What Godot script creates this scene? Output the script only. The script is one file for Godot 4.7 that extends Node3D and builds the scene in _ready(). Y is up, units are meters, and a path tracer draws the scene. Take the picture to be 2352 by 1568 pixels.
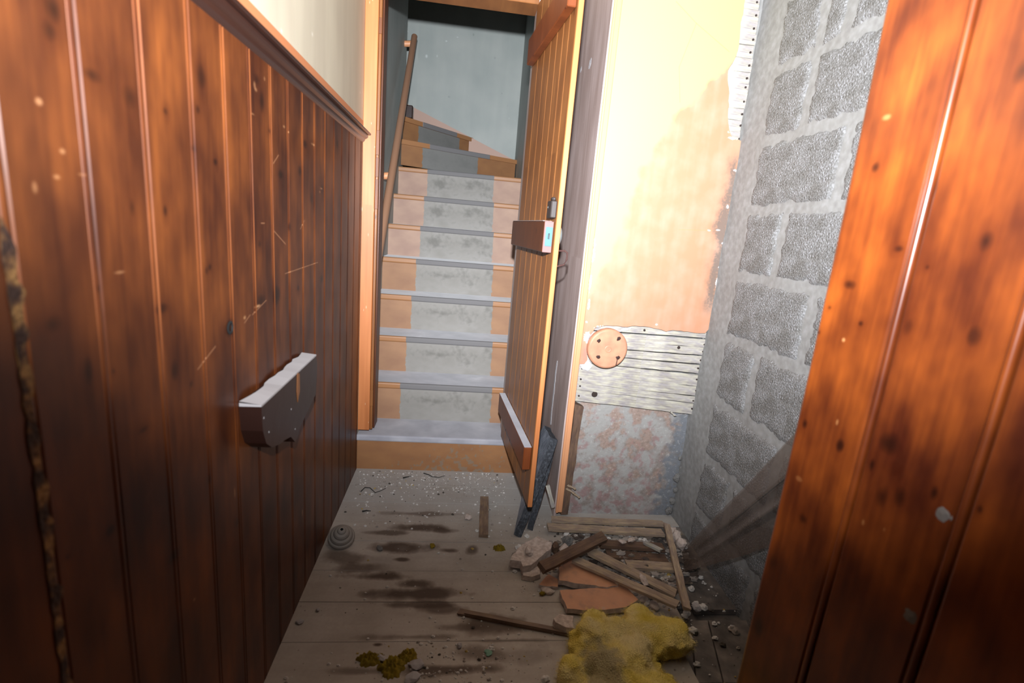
extends Node3D

# ---------------------------------------------------------------- helpers
var M := {}
var used := {}

func numbered(called: String) -> String:
	var n: int = used.get(called, 0)
	used[called] = n + 1
	return called if n == 0 else "%s_%03d" % [called, n]

func tag(o: Node, label: String, category := "", group := "", kind := "") -> Node:
	if label: o.set_meta("label", label)
	if category: o.set_meta("category", category)
	if group: o.set_meta("group", group)
	if kind: o.set_meta("kind", kind)
	return o

func thing(called: String, label: String, category: String, at := Vector3.ZERO, group := "", kind := "") -> Node3D:
	var o := Node3D.new()
	o.name = numbered(called)
	o.position = at
	add_child(o, true)
	tag(o, label, category, group, kind)
	return o

# one named mesh; a part is given in world coordinates and hung under its thing
func obj(called: String, mesh: Mesh, m: Material, parent: Node = null, at := Vector3.ZERO, basis := Basis()) -> MeshInstance3D:
	var o := MeshInstance3D.new()
	o.mesh = mesh
	if m: o.material_override = m
	if parent == null:
		o.name = numbered(called)
		o.transform = Transform3D(basis, at)
		add_child(o, true)
	else:
		o.name = called
		var w := Transform3D()
		var p: Node = parent
		while p != self and p is Node3D:
			w = (p as Node3D).transform * w
			p = p.get_parent()
		o.transform = w.affine_inverse() * Transform3D(basis, at)
		parent.add_child(o, true)
	return o

func st() -> SurfaceTool:
	var s := SurfaceTool.new()
	s.begin(Mesh.PRIMITIVE_TRIANGLES)
	return s

func buv(p: Vector3, n: Vector3) -> Vector2:
	var a := n.abs()
	if a.x >= a.y and a.x >= a.z: return Vector2(p.z, -p.y)
	if a.y >= a.z: return Vector2(p.x, p.z)
	return Vector2(p.x, -p.y)

func face(s: SurfaceTool, pts: Array, out: Vector3) -> void:
	var n: Vector3 = Vector3.ZERO
	for i in range(1, pts.size() - 1):
		n += (pts[i] - pts[0]).cross(pts[i + 1] - pts[0])
	n = n.normalized()
	var q := pts
	if n.dot(out) < 0:
		n = -n
		q = pts.duplicate()
		q.reverse()
	for i in range(1, q.size() - 1):
		for v: Vector3 in [q[0], q[i + 1], q[i]]:
			s.set_normal(n)
			s.set_uv(buv(v, n))
			s.add_vertex(v)

func chbox(s: SurfaceTool, c: Vector3, size: Vector3, b := 0.002) -> void:
	var h := size / 2.0
	b = minf(b, minf(h.x, minf(h.y, h.z)) * 0.9)
	var f := func(sg: Vector3, ax: int) -> Vector3:
		var v := Vector3(sg.x * (h.x - b), sg.y * (h.y - b), sg.z * (h.z - b))
		v[ax] = sg[ax] * h[ax]
		return c + v
	for ax in 3:
		var u := (ax + 1) % 3
		var w := (ax + 2) % 3
		for d in [-1, 1]:
			var q := []
			for e in [[-1, -1], [1, -1], [1, 1], [-1, 1]]:
				var sg := Vector3.ZERO
				sg[ax] = d; sg[u] = e[0]; sg[w] = e[1]
				q.append(f.call(sg, ax))
			var o := Vector3.ZERO
			o[ax] = d
			face(s, q, o)
		for d in [-1, 1]:          # the edges that run along ax
			for e in [-1, 1]:
				var s0 := Vector3.ZERO
				s0[u] = d; s0[w] = e; s0[ax] = -1
				var s1 := s0
				s1[ax] = 1
				var o := Vector3.ZERO
				o[u] = d; o[w] = e
				face(s, [f.call(s0, u), f.call(s1, u), f.call(s1, w), f.call(s0, w)], o)
	for x in [-1, 1]:
		for y in [-1, 1]:
			for z in [-1, 1]:
				var sg := Vector3(x, y, z)
				face(s, [f.call(sg, 0), f.call(sg, 1), f.call(sg, 2)], sg)

func cbox(size: Vector3, b := 0.002) -> ArrayMesh:
	var s := st()
	chbox(s, Vector3.ZERO, size, b)
	return s.commit()

func boxw(lo: Vector3, hi: Vector3, b := 0.002) -> ArrayMesh:      # a box between two corners, in world coordinates
	var s := st()
	chbox(s, (lo + hi) / 2.0, hi - lo, b)
	return s.commit()

# a polygon given in (u, v), pushed out along an axis: "x" (z, y), "y" (x, z), "z" (x, y); front at d, back at d - t. Two surfaces: front, and edges with the back.
func prism(poly: PackedVector2Array, axis: String, d: float, t: float, m_front: Material, m_edge: Material, splay := 0.0, rag := 0.0, seed_ := 1) -> ArrayMesh:
	var r := RandomNumberGenerator.new()
	r.seed = seed_
	var put := func(p: Vector2, h: float) -> Vector3:
		if axis == "x": return Vector3(h, p.y, p.x)
		if axis == "y": return Vector3(p.x, h, p.y)
		return Vector3(p.x, p.y, h)
	var nrm := Vector3(1, 0, 0) if axis == "x" else Vector3(0, 1, 0) if axis == "y" else Vector3(0, 0, 1)
	var c := Vector2.ZERO
	for p in poly: c += p
	c /= poly.size()
	var back := PackedVector2Array()
	for p in poly:
		back.append(p + (p - c).normalized() * splay + Vector2(r.randf_range(-rag, rag), r.randf_range(-rag, rag)))
	var tr := Geometry2D.triangulate_polygon(poly)
	var a := st()
	for i in range(0, tr.size(), 3):
		face(a, [put.call(poly[tr[i]], d), put.call(poly[tr[i + 1]], d), put.call(poly[tr[i + 2]], d)], nrm)
	var e := st()
	for i in range(0, tr.size(), 3):
		face(e, [put.call(back[tr[i]], d - t), put.call(back[tr[i + 1]], d - t), put.call(back[tr[i + 2]], d - t)], -nrm)
	var cw := Geometry2D.is_polygon_clockwise(poly)
	for i in poly.size():
		var j := (i + 1) % poly.size()
		var dir := (poly[j] - poly[i]).normalized()
		var o2 := Vector2(dir.y, -dir.x)
		if cw: o2 = -o2
		var o3: Vector3 = put.call(o2, 0.0)
		face(e, [put.call(poly[i], d), put.call(poly[j], d), put.call(back[j], d - t)], o3)
		face(e, [put.call(poly[i], d), put.call(back[j], d - t), put.call(back[i], d - t)], o3)
	var mesh: ArrayMesh = a.commit()
	e.commit(mesh)
	mesh.surface_set_material(0, m_front)
	mesh.surface_set_material(1, m_edge)
	return mesh

func ragged(poly: Array, step: float, amp: float, seed_: int, closed := true) -> PackedVector2Array:
	var r := RandomNumberGenerator.new()
	r.seed = seed_
	var o := PackedVector2Array()
	var m := poly.size()
	for i in (m if closed else m - 1):
		var a: Vector2 = poly[i]
		var b: Vector2 = poly[(i + 1) % m]
		o.append(a)
		var n := int(a.distance_to(b) / step)
		var side := (b - a).normalized().orthogonal()
		for k in range(1, n):
			o.append(a.lerp(b, (k + r.randf_range(-0.3, 0.3)) / n) + side * r.randf_range(-amp, amp))
	if not closed: o.append(poly[m - 1])
	return o

# a split, uneven length of wood along x, centred; its cross-section wavers
func lath(len_: float, w: float, t: float, seed_: int, waver := 0.0018, split := 0.01) -> ArrayMesh:
	var r := RandomNumberGenerator.new()
	r.seed = seed_
	var n := maxi(4, int(len_ / 0.05))
	var rings := []
	for i in n + 1:
		var x := -len_ / 2 + len_ * i / n
		var e := []
		for k in 4:
			var sy: float = [-1, 1, 1, -1][k]
			var sz: float = [-1, -1, 1, 1][k]
			var xx := x
			if i == 0: xx += r.randf_range(0, split)
			if i == n: xx -= r.randf_range(0, split)
			e.append(Vector3(xx, sy * t / 2 + r.randf_range(-waver, waver) * 0.5, sz * w / 2 + r.randf_range(-waver, waver)))
		rings.append(e)
	var s := st()
	for i in n:
		for k in 4:
			var k2 := (k + 1) % 4
			var out: Vector3 = [Vector3(0, 0, -1), Vector3(0, 1, 0), Vector3(0, 0, 1), Vector3(0, -1, 0)][k]
			face(s, [rings[i][k], rings[i + 1][k], rings[i + 1][k2], rings[i][k2]], out)
	face(s, rings[0], Vector3(-1, 0, 0))
	face(s, rings[n], Vector3(1, 0, 0))
	return s.commit()

# basis whose x runs from a to b and whose y leans to up
func along(a: Vector3, b: Vector3, up := Vector3.UP) -> Basis:
	var x := (b - a).normalized()
	var z := x.cross(up).normalized()
	return Basis(x, z.cross(x), z)

func tube(pts: Array, r0: float, r1: float, sides := 8) -> ArrayMesh:
	var s := st()
	s.set_smooth_group(0)
	var rings := []
	for i in pts.size():
		var d: Vector3 = (pts[mini(i + 1, pts.size() - 1)] - pts[maxi(i - 1, 0)]).normalized()
		var u := d.cross(Vector3(0.3, 0.9, 0.2)).normalized()
		var v := d.cross(u)
		var r := lerpf(r0, r1, float(i) / (pts.size() - 1))
		var ring := []
		for k in sides:
			var a := TAU * k / sides
			ring.append(pts[i] + (u * cos(a) + v * sin(a)) * r)
		rings.append(ring)
	for i in pts.size() - 1:
		for k in sides:
			var k2 := (k + 1) % sides
			var q := [rings[i][k], rings[i + 1][k], rings[i + 1][k2], rings[i][k2]]
			var c: Vector3 = (pts[i] + pts[i + 1]) / 2
			sface(s, q, [pts[i], pts[i + 1], pts[i + 1], pts[i]], (q[0] + q[2]) / 2 - c)
	face(s, rings[0], pts[0] - pts[1])
	face(s, rings[-1], pts[-1] - pts[-2])
	return s.commit()

# a quad with a normal of its own at each corner: away from a centre
func sface(s: SurfaceTool, q: Array, c: Array, out: Vector3) -> void:
	var order := [0, 2, 1, 0, 3, 2]
	if (q[1] - q[0]).cross(q[2] - q[0]).dot(out) < 0: order = [0, 1, 2, 0, 2, 3]
	for i: int in order:
		var n: Vector3 = (q[i] - c[i]).normalized()
		s.set_normal(n)
		s.set_uv(buv(q[i], out))
		s.add_vertex(q[i])

# turned shape round the y axis: profile of Vector2(radius, height), from the bottom up
func lathe(prof: Array, sides := 36) -> ArrayMesh:
	var s := st()
	for i in prof.size() - 1:
		var a: Vector2 = prof[i]
		var b: Vector2 = prof[i + 1]
		var dn := Vector2((b - a).y, -(b - a).x).normalized()
		for k in sides:
			var q := []
			var ns := []
			for e in [[a, k], [a, k + 1], [b, k + 1], [b, k]]:
				var an: float = TAU * e[1] / sides
				q.append(Vector3(cos(an) * e[0].x, e[0].y, sin(an) * e[0].x))
				ns.append(Vector3(cos(an) * dn.x, dn.y, sin(an) * dn.x))
			for t: int in [0, 1, 2, 0, 2, 3]:
				s.set_normal(ns[t])
				s.set_uv(Vector2(q[t].x, q[t].z))
				s.add_vertex(q[t])
	return s.commit()

# grid over (0..1, 0..1) with smooth normals; f gives a point
func sheet(nx: int, ny: int, f: Callable, flip := false) -> ArrayMesh:
	var s := st()
	var p := []
	for j in ny + 1:
		for i in nx + 1:
			p.append(f.call(float(i) / nx, float(j) / ny))
	for j in ny:
		for i in nx:
			var a := j * (nx + 1) + i
			var q := [a, a + 1, a + nx + 2, a + nx + 1]
			var o := [0, 1, 2, 0, 2, 3] if not flip else [0, 2, 1, 0, 3, 2]
			for k: int in o:
				var v: Vector3 = p[q[k]]
				s.set_uv(Vector2(float(q[k] % (nx + 1)) / nx, float(q[k] / (nx + 1)) / ny))
				s.set_smooth_group(0)
				s.add_vertex(v)
	s.index()
	s.generate_normals()
	return s.commit()

# a broken lump: an icosahedron split once, its corners pushed in and out
func lump(size: Vector3, seed_: int, amp := 0.25) -> ArrayMesh:
	var r := RandomNumberGenerator.new()
	r.seed = seed_
	var g := (1.0 + sqrt(5.0)) / 2.0
	var v: Array[Vector3] = []
	for a in [-1, 1]:
		for b in [-1, 1]:
			v.append(Vector3(0, a, b * g)); v.append(Vector3(a, b * g, 0)); v.append(Vector3(b * g, 0, a))
	var tris := []
	for i in 12:
		for j in range(i + 1, 12):
			for k in range(j + 1, 12):
				if absf(v[i].distance_to(v[j]) - 2) < 0.01 and absf(v[j].distance_to(v[k]) - 2) < 0.01 and absf(v[i].distance_to(v[k]) - 2) < 0.01:
					tris.append([v[i].normalized(), v[j].normalized(), v[k].normalized()])
	var s := st()
	var moved := {}
	var mv := func(p: Vector3) -> Vector3:
		var key := p.snapped(Vector3.ONE * 0.001)
		if not moved.has(key): moved[key] = p * (1.0 + r.randf_range(-amp, amp))
		return moved[key] * size / 2
	for t in tris:
		var ab: Vector3 = (t[0] + t[1]).normalized()
		var bc: Vector3 = (t[1] + t[2]).normalized()
		var ca: Vector3 = (t[2] + t[0]).normalized()
		for q in [[t[0], ab, ca], [ab, t[1], bc], [ca, bc, t[2]], [ab, bc, ca]]:
			var w := [mv.call(q[0]), mv.call(q[1]), mv.call(q[2])]
			face(s, w, w[0] + w[1] + w[2])
	return s.commit()

# a soft flattened tuft with an uneven rim
func tuft(size: Vector3, seed_: int) -> ArrayMesh:
	var nz := FastNoiseLite.new()
	nz.seed = seed_
	nz.frequency = 1.3
	nz.fractal_octaves = 3
	return sheet(36, 9, func(u: float, v: float) -> Vector3:
		var a := TAU * u
		var d := Vector2(cos(a), sin(a))
		var rim := 1.0 + 0.5 * nz.get_noise_2d(d.x * 1.2, d.y * 1.2) + 0.2 * nz.get_noise_2d(d.x * 5.0 + 9, d.y * 5.0)
		var p := d * v * rim
		var h := sqrt(maxf(0.0, 1.0 - v * v)) * (0.7 + 0.9 * nz.get_noise_2d(p.x * 2.5 + 4, p.y * 2.5))
		return Vector3(p.x * size.x / 2, maxf(-0.001, size.y * h), p.y * size.z / 2), true)

# ---------------------------------------------------------------- textures
func grey(seed_: int, freq: float, w: int, h: int, sw := 1, sh := 1, oct := 3, kind := FastNoiseLite.TYPE_SIMPLEX_SMOOTH) -> PackedByteArray:
	var n := FastNoiseLite.new()
	n.seed = seed_
	n.noise_type = kind
	n.frequency = freq
	n.fractal_octaves = oct
	var im := n.get_image(maxi(2, w / sw), maxi(2, h / sh))
	if sw > 1 or sh > 1: im.resize(w, h, Image.INTERPOLATE_CUBIC)
	im.convert(Image.FORMAT_L8)
	return im.get_data()

func tex(data: PackedByteArray, w: int, h: int) -> ImageTexture:
	var im := Image.create_from_data(w, h, false, Image.FORMAT_RGB8, data)
	return ImageTexture.create_from_image(im)

# a soft, uneven-edged spot of colour blended into a picture
func spot(d: PackedByteArray, w: int, h: int, cx: float, cy: float, rx: float, ry: float, c: Color, a: float, soft := 0.5, nz := PackedByteArray(), rough := 0.0) -> void:
	var r := int(c.r * 255)
	var g := int(c.g * 255)
	var b := int(c.b * 255)
	for j in range(maxi(0, int(cy - ry * 1.4)), mini(h, int(cy + ry * 1.4) + 2)):
		for i in range(maxi(0, int(cx - rx * 1.4)), mini(w, int(cx + rx * 1.4) + 2)):
			var u := (i - cx) / rx
			var v := (j - cy) / ry
			var k := sqrt(u * u + v * v)
			if rough > 0.0: k += (nz[j * w + i] / 255.0 - 0.5) * rough
			if k >= 1.0: continue
			var m := a * clampf((1.0 - k) / soft, 0.0, 1.0)
			var o := (j * w + i) * 3
			d[o] = int(lerpf(d[o], r, m))
			d[o + 1] = int(lerpf(d[o + 1], g, m))
			d[o + 2] = int(lerpf(d[o + 2], b, m))

func scratch(d: PackedByteArray, w: int, h: int, a: Vector2, b: Vector2, r: float, c: Color, al: float) -> void:
	var n := maxi(2, int(a.distance_to(b) / maxf(0.5, r * 0.7)))
	for i in n + 1:
		var p := a.lerp(b, float(i) / n)
		spot(d, w, h, p.x, p.y, r, r, c, al, 0.7)

func noise_tex(seed_: int, freq: float, size: int, stops: Array, oct := 4, kind := FastNoiseLite.TYPE_SIMPLEX_SMOOTH) -> NoiseTexture2D:
	var n := FastNoiseLite.new()
	n.seed = seed_
	n.frequency = freq
	n.fractal_octaves = oct
	n.noise_type = kind
	var t := NoiseTexture2D.new()
	t.width = size
	t.height = size
	t.seamless = true
	t.noise = n
	if stops.size():
		var g := Gradient.new()
		g.offsets = PackedFloat32Array(stops.map(func(q): return q[0]))
		g.colors = PackedColorArray(stops.map(func(q): return q[1]))
		t.color_ramp = g
	return t

func mat(called: String, col: Color, rough: float, t: Texture2D = null) -> StandardMaterial3D:
	var m := StandardMaterial3D.new()
	m.resource_name = called
	m.albedo_color = col
	m.roughness = rough
	if t: m.albedo_texture = t
	M[called] = m
	return m

func tri(m: StandardMaterial3D, per_metre: float, world := true) -> StandardMaterial3D:
	m.uv1_triplanar = true
	m.uv1_world_triplanar = world
	m.uv1_scale = Vector3.ONE * per_metre
	return m

func bump(m: StandardMaterial3D, t: Texture2D, cm: float) -> StandardMaterial3D:
	m.heightmap_enabled = true
	m.heightmap_texture = t
	m.heightmap_scale = cm
	return m

# knotty varnished boards: u = across the boards, v = down them; marks are [u, v, ru, rv, strength] in metres from (u0, v top)
func boards_tex(w: int, h: int, joints: Array, px: float, u0: float, vtop: float, dark: Color, light: Color, knots: Array, seed_: int, extra: Callable) -> ImageTexture:
	var g1 := grey(seed_, 0.09, w, h, 1, 24, 3)
	var g2 := grey(seed_ + 1, 0.022, w, h, 1, 5, 3)
	var g3 := grey(seed_ + 2, 0.012, w, h, 1, 2, 4)
	var r := RandomNumberGenerator.new()
	r.seed = seed_
	var tone := []
	for i in joints.size() + 1: tone.append(r.randf_range(-0.16, 0.16))
	var d := PackedByteArray()
	d.resize(w * h * 3)
	var bi := []
	for i in w:
		var u := u0 + i / px
		var k := 0
		for q in joints:
			if u > q: k += 1
		bi.append(k)
	for j in h:
		for i in w:
			var o := j * w + i
			var k: int = bi[i]
			var t: float = g2[o] * 0.0016 + g3[o] * 0.0031 + g1[o] * 0.0009 - 0.23 + tone[k]
			t = clampf(t, 0.0, 1.0)
			o *= 3
			d[o] = int(255 * lerpf(dark.r, light.r, t))
			d[o + 1] = int(255 * lerpf(dark.g, light.g, t))
			d[o + 2] = int(255 * lerpf(dark.b, light.b, t))
	for q in knots:
		var cx: float = (q[0] - u0) * px
		var cy: float = (vtop - q[1]) * px
		var rx: float = maxf(q[2], 0.004) * px
		var ry: float = maxf(q[3], 0.005) * px
		spot(d, w, h, cx, cy, rx * 2.4, ry * 3.2, Color(dark.r * 0.85, dark.g * 0.68, dark.b * 0.65), 0.27 * minf(1.0, q[4]), 0.9, g2, 0.8)
		spot(d, w, h, cx, cy, rx * 1.25, ry * 1.25, Color(dark.r * 0.4, dark.g * 0.3, dark.b * 0.4), 0.7 * minf(1.0, q[4]), 0.85, g2, 1.0)
	extra.call(d, g2)
	return tex(d, w, h)

# ---------------------------------------------------------------- scene
func _ready() -> void:
	_camera_and_light()
	_materials()
	_room()
	_panelling()
	_stairs()
	_stair_door()
	_plaster_bay()
	_stone_wall()
	_pine_door()
	_left_wall_things()
	_floor_things()
	_pile()
	_insulation()
	_crumbs()

func _camera_and_light() -> void:
	var cam := Camera3D.new()
	cam.name = "camera"
	cam.position = Vector3(0.4382, 1.2, 2.3066)
	cam.rotation_degrees = Vector3(-12.628, -6.699, 4.969)
	cam.fov = 68.72
	cam.near = 0.05
	cam.far = 50.0
	var at := CameraAttributesPhysical.new()
	at.frustum_focal_length = 17.55
	at.frustum_focus_distance = 2.5
	at.frustum_near = 0.05
	at.frustum_far = 50.0
	at.exposure_aperture = 2.8
	cam.attributes = at
	add_child(cam)
	var we := WorldEnvironment.new()
	we.name = "world"
	var e := Environment.new()
	e.background_mode = Environment.BG_COLOR
	e.background_color = Color(0.005, 0.005, 0.005)
	e.tonemap_mode = Environment.TONE_MAPPER_LINEAR
	e.tonemap_exposure = 1.0
	e.sdfgi_enabled = true
	e.ssao_enabled = true
	e.ssil_enabled = true
	we.environment = e
	add_child(we)
	# the photographer's flash, the only light in the place: a wide beam from just above the lens, its head turned up
	for k in 2:
		var f := SpotLight3D.new()
		f.name = "flash_light" if k == 0 else "flash_light_001"
		f.position = Vector3(0.428, 1.385, 2.27)
		f.rotation_degrees = Vector3(13.5, [4.0, -24.0][k], 0)
		f.light_color = Color(0.955, 0.975, 1.0)
		f.light_energy = 10.5
		f.spot_angle = 58.0
		f.spot_angle_attenuation = 1.0
		f.spot_attenuation = 2.0
		f.spot_range = 20.0
		f.light_size = 0.02
		f.shadow_enabled = true
		add_child(f)

const PANEL_JOINTS := [-0.06, 0.043, 0.157, 0.270, 0.384, 0.498, 0.612, 0.725, 0.839, 0.953, 1.067, 1.180, 1.293, 1.409, 1.536, 1.654, 1.768, 1.885, 2.0, 2.12]

func _materials() -> void:
	var fine := noise_tex(3, 0.05, 256, [], 4)
	var rough := noise_tex(5, 0.09, 256, [], 5)
	M.fine_noise = fine
	M.rough_noise = rough
	# wainscot
	var pj := PANEL_JOINTS
	var px := 640.0
	var w := 1344
	var h := 992
	var knots := []
	knots = [[1.625, 1.334, 0.016, 0.009, 0.9], [1.555, 1.326, 0.015, 0.014, 0.6], [1.672, 1.384, 0.01, 0.013, 0.9], [1.68, 1.361, 0.008, 0.009, 0.6], [1.362, 1.4, 0.012, 0.014, 0.6], [1.329, 1.272, 0.008, 0.006, 1.3], [1.133, 1.456, 0.014, 0.013, 0.8], [1.107, 1.42, 0.012, 0.019, 0.8], [1.381, 1.347, 0.007, 0.007, 0.7], [1.001, 1.281, 0.018, 0.01, 0.9], [0.81, 1.379, 0.016, 0.009, 0.8], [0.85, 1.304, 0.015, 0.013, 0.8], [0.634, 1.274, 0.015, 0.016, 0.8], [1.477, 1.325, 0.008, 0.006, 0.7], [1.402, 1.284, 0.01, 0.006, 0.6], [1.299, 0.966, 0.019, 0.015, 1.6], [1.14, 0.996, 0.02, 0.014, 0.8], [1.041, 0.996, 0.024, 0.017, 0.9], [1.677, 0.989, 0.006, 0.014, 0.8], [1.496, 0.937, 0.008, 0.013, 0.7], [1.634, 0.977, 0.004, 0.005, 0.8], [1.723, 1.057, 0.012, 0.01, 0.8], [1.519, 1.041, 0.012, 0.006, 0.7], [1.493, 1.184, 0.005, 0.008, 0.8], [1.569, 1.186, 0.005, 0.011, 0.5], [0.751, 1.238, 0.013, 0.015, 0.6], [0.726, 1.53, 0.013, 0.009, 0.7], [0.443, 1.433, 0.012, 0.011, 0.7], [0.943, 1.158, 0.01, 0.009, 0.7], [1.139, 1.122, 0.01, 0.009, 0.7], [1.449, 0.9, 0.008, 0.007, 0.6], [1.282, 1.331, 0.007, 0.011, 0.5], [1.066, 1.368, 0.011, 0.006, 0.7], [0.877, 0.993, 0.011, 0.008, 0.8], [0.633, 0.992, 0.016, 0.013, 0.8], [1.668, 0.767, 0.007, 0.005, 0.9], [1.741, 0.78, 0.004, 0.004, 0.8], [1.533, 0.629, 0.014, 0.008, 0.6], [1.301, 0.54, 0.01, 0.01, 0.5], [1.409, 0.7, 0.008, 0.008, 0.5], [1.584, 0.874, 0.014, 0.004, 0.7], [1.646, 1.087, 0.003, 0.004, 0.5], [1.379, 1.085, 0.006, 0.007, 0.6], [1.367, 1.09, 0.005, 0.004, 0.7]]
	var pale := [[1.706, 1.287, 0.005, 0.004, 0.55], [1.682, 1.242, 0.006, 0.004, 0.5], [1.693, 1.214, 0.007, 0.004, 0.5], [1.724, 1.201, 0.004, 0.007, 0.4], [1.606, 1.103, 0.014, 0.002, 0.5], [1.655, 1.22, 0.008, 0.002, 0.4], [1.145, 1.443, 0.009, 0.01, 0.5], [1.139, 1.436, 0.011, 0.006, 0.5], [1.16, 0.987, 0.022, 0.004, 0.9], [1.23, 0.974, 0.009, 0.006, 0.8], [0.974, 1.394, 0.012, 0.006, 0.7], [0.94, 1.387, 0.01, 0.004, 0.6], [0.644, 1.273, 0.025, 0.005, 0.6], [0.659, 1.262, 0.015, 0.006, 0.5], [0.728, 1.389, 0.022, 0.004, 0.5], [1.16, 1.385, 0.016, 0.002, 0.5], [1.09, 1.469, 0.005, 0.005, 0.4], [1.481, 0.502, 0.004, 0.003, 0.7], [1.306, 0.614, 0.003, 0.013, 0.6], [0.855, 0.289, 0.006, 0.015, 0.6], [0.813, 0.087, 0.007, 0.064, 0.5]]
	var cuts := [Vector3(0,0.973,1.19), Vector3(0,0.993,1.109), Vector3(0,1.149,1.051), Vector3(0,1.116,0.974), Vector3(0,1.042,0.98), Vector3(0,1.049,0.683), Vector3(0,0.919,1.426), Vector3(0,0.944,1.359), Vector3(0,0.963,1.231), Vector3(0,0.975,1.201), Vector3(0,1.167,1.129), Vector3(0,1.167,1.109), Vector3(0,1.324,1.013), Vector3(0,1.301,1.048), Vector3(0,1.176,0.814), Vector3(0,1.152,0.854)]
	var board_marks := func(d: PackedByteArray, nz: PackedByteArray) -> void:
		for q in pale: spot(d, w, h, q[0] * px, (1.55 - q[1]) * px, maxf(1.2, q[2] * px), maxf(1.2, q[3] * px), Color(0.66, 0.5, 0.36), q[4], 0.6, nz, 0.9)
		for i in range(0, cuts.size(), 2):
			scratch(d, w, h, Vector2(cuts[i].z * px, (1.55 - cuts[i].y) * px), Vector2(cuts[i + 1].z * px, (1.55 - cuts[i + 1].y) * px), 1.1, Color(0.62, 0.45, 0.33), 0.7)
	var t := boards_tex(w, h, pj, px, 0.0, 1.55, Color(0.18, 0.072, 0.036), Color(0.42, 0.225, 0.095), knots, 11, board_marks)
	var m := mat("panel_wood", Color.WHITE, 0.44, t)
	m.uv1_scale = Vector3(px / w, px / h, 1)
	m.uv1_offset = Vector3(0, 1.55 * px / h, 0)
	m.clearcoat_enabled = true
	m.metallic_specular = 0.36
	m.clearcoat = 0.1
	m.clearcoat_roughness = 0.15
	bump(m, rough, 0.03)
	# pine of the near door, in its own (u, y)
	w = 640
	h = 1344
	knots = [[-0.064, 1.359, 0.01, 0.011, 0.8], [-0.039, 1.326, 0.013, 0.011, 0.5], [0.051, 1.35, 0.006, 0.007, 0.8], [0.153, 1.311, 0.004, 0.016, 1], [0.237, 1.239, 0.008, 0.014, 1.1], [0.224, 1.453, 0.008, 0.016, 0.8], [0.053, 1.157, 0.01, 0.007, 0.8], [0.026, 1.112, 0.005, 0.005, 0.9], [0.09, 1.096, 0.005, 0.004, 1], [0.015, 1.064, 0.004, 0.005, 1], [0.124, 1.222, 0.007, 0.004, 0.8], [0.172, 1.198, 0.003, 0.003, 0.9], [0.029, 0.89, 0.005, 0.009, 1.2], [0.107, 0.882, 0.006, 0.009, 1.2], [0.183, 0.921, 0.013, 0.015, 0.9], [0.167, 0.876, 0.004, 0.01, 1], [0.071, 0.716, 0.01, 0.009, 0.7], [0.195, 0.834, 0.009, 0.017, 0.7], [0.22, 0.848, 0.007, 0.014, 0.7], [0.319, 0.887, 0.004, 0.007, 0.9], [0.263, 0.88, 0.005, 0.011, 1], [0.254, 1.112, 0.006, 0.01, 0.7], [0.028, 0.44, 0.01, 0.017, 0.6], [0.167, 1.106, 0.005, 0.01, 0.4], [0.028, 0.591, 0.008, 0.013, 0.4]]
	var white := [[0.067, 1.062, 0.005, 0.006, 0.8], [0.051, 1.427, 0.009, 0.006, 0.5], [0.177, 0.777, 0.002, 0.006, 0.4], [0.211, 0.786, 0.002, 0.005, 0.4], [0.043, 0.784, 0.009, 0.006, 0.3], [0.091, 0.919, 0.002, 0.006, 0.5]]
	var px2 := 760.0
	var door_marks := func(d: PackedByteArray, nz: PackedByteArray) -> void:
		for q in white: spot(d, 640, 1344, (q[0] + 0.04) * px2, (1.95 - q[1]) * px2, maxf(2, q[2] * px2), maxf(2, q[3] * px2), Color(0.7, 0.52, 0.34), q[4], 0.6, nz, 0.6)
	t = boards_tex(w, h, [0.142, 0.297, 0.452, 0.607], px2, -0.04, 1.95, Color(0.235, 0.085, 0.034), Color(0.53, 0.26, 0.085), knots, 41, door_marks)
	m = mat("door_pine", Color.WHITE, 0.33, t)
	m.uv1_scale = Vector3(px2 / w, px2 / h, 1)
	m.uv1_offset = Vector3(0.04 * px2 / w, 1.95 * px2 / h, 0)
	m.clearcoat_enabled = true
	m.clearcoat = 0.4
	m.clearcoat_roughness = 0.2
	# orange pine of the stair door and its frame: vertical grain and level grain
	var none := func(_d: PackedByteArray, _n: PackedByteArray) -> void: pass
	t = boards_tex(320, 1024, [0.09, 0.18, 0.27, 0.36], 700.0, 0.0, 1.46, Color(0.45, 0.275, 0.14), Color(0.56, 0.36, 0.19), [[0.06, 1.2, 0.006, 0.012, 0.9], [0.15, 0.4, 0.006, 0.012, 0.8], [0.21, 0.9, 0.005, 0.01, 0.9], [0.31, 0.6, 0.006, 0.01, 0.8], [0.4, 1.1, 0.005, 0.012, 0.9], [0.12, 1.32, 0.005, 0.01, 0.6]], 71, none)
	m = mat("orange_pine", Color.WHITE, 0.42, t)
	m.uv1_scale = Vector3(700.0 / 320, 700.0 / 1024, 1)
	var m2 := mat("worn_pine", Color(0.86, 0.78, 0.75), 0.5, t)
	m2.uv1_scale = m.uv1_scale
	m2 = mat("frame_pine", Color.WHITE, 0.45, _streaked(47, Color(0.64, 0.375, 0.205), Color(0.77, 0.485, 0.29)))
	m2.uv1_scale = Vector3(3.0, 0.8, 1)
	m2 = mat("ledge_orange", Color(0.84, 0.68, 0.6), 0.45, t)
	m2.uv1_scale = m.uv1_scale
	m2 = mat("ledge_paint", Color(0.66, 0.56, 0.52), 0.45, t)
	m2.uv1_scale = m.uv1_scale
	# grey-white split laths, grain along u
	t = _lath_tex(7, Color(0.45, 0.42, 0.39), Color(0.78, 0.76, 0.74))
	m = mat("lath_wood", Color.WHITE, 0.85, t)
	m.uv1_scale = Vector3(2.2, 9.0, 1)
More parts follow.
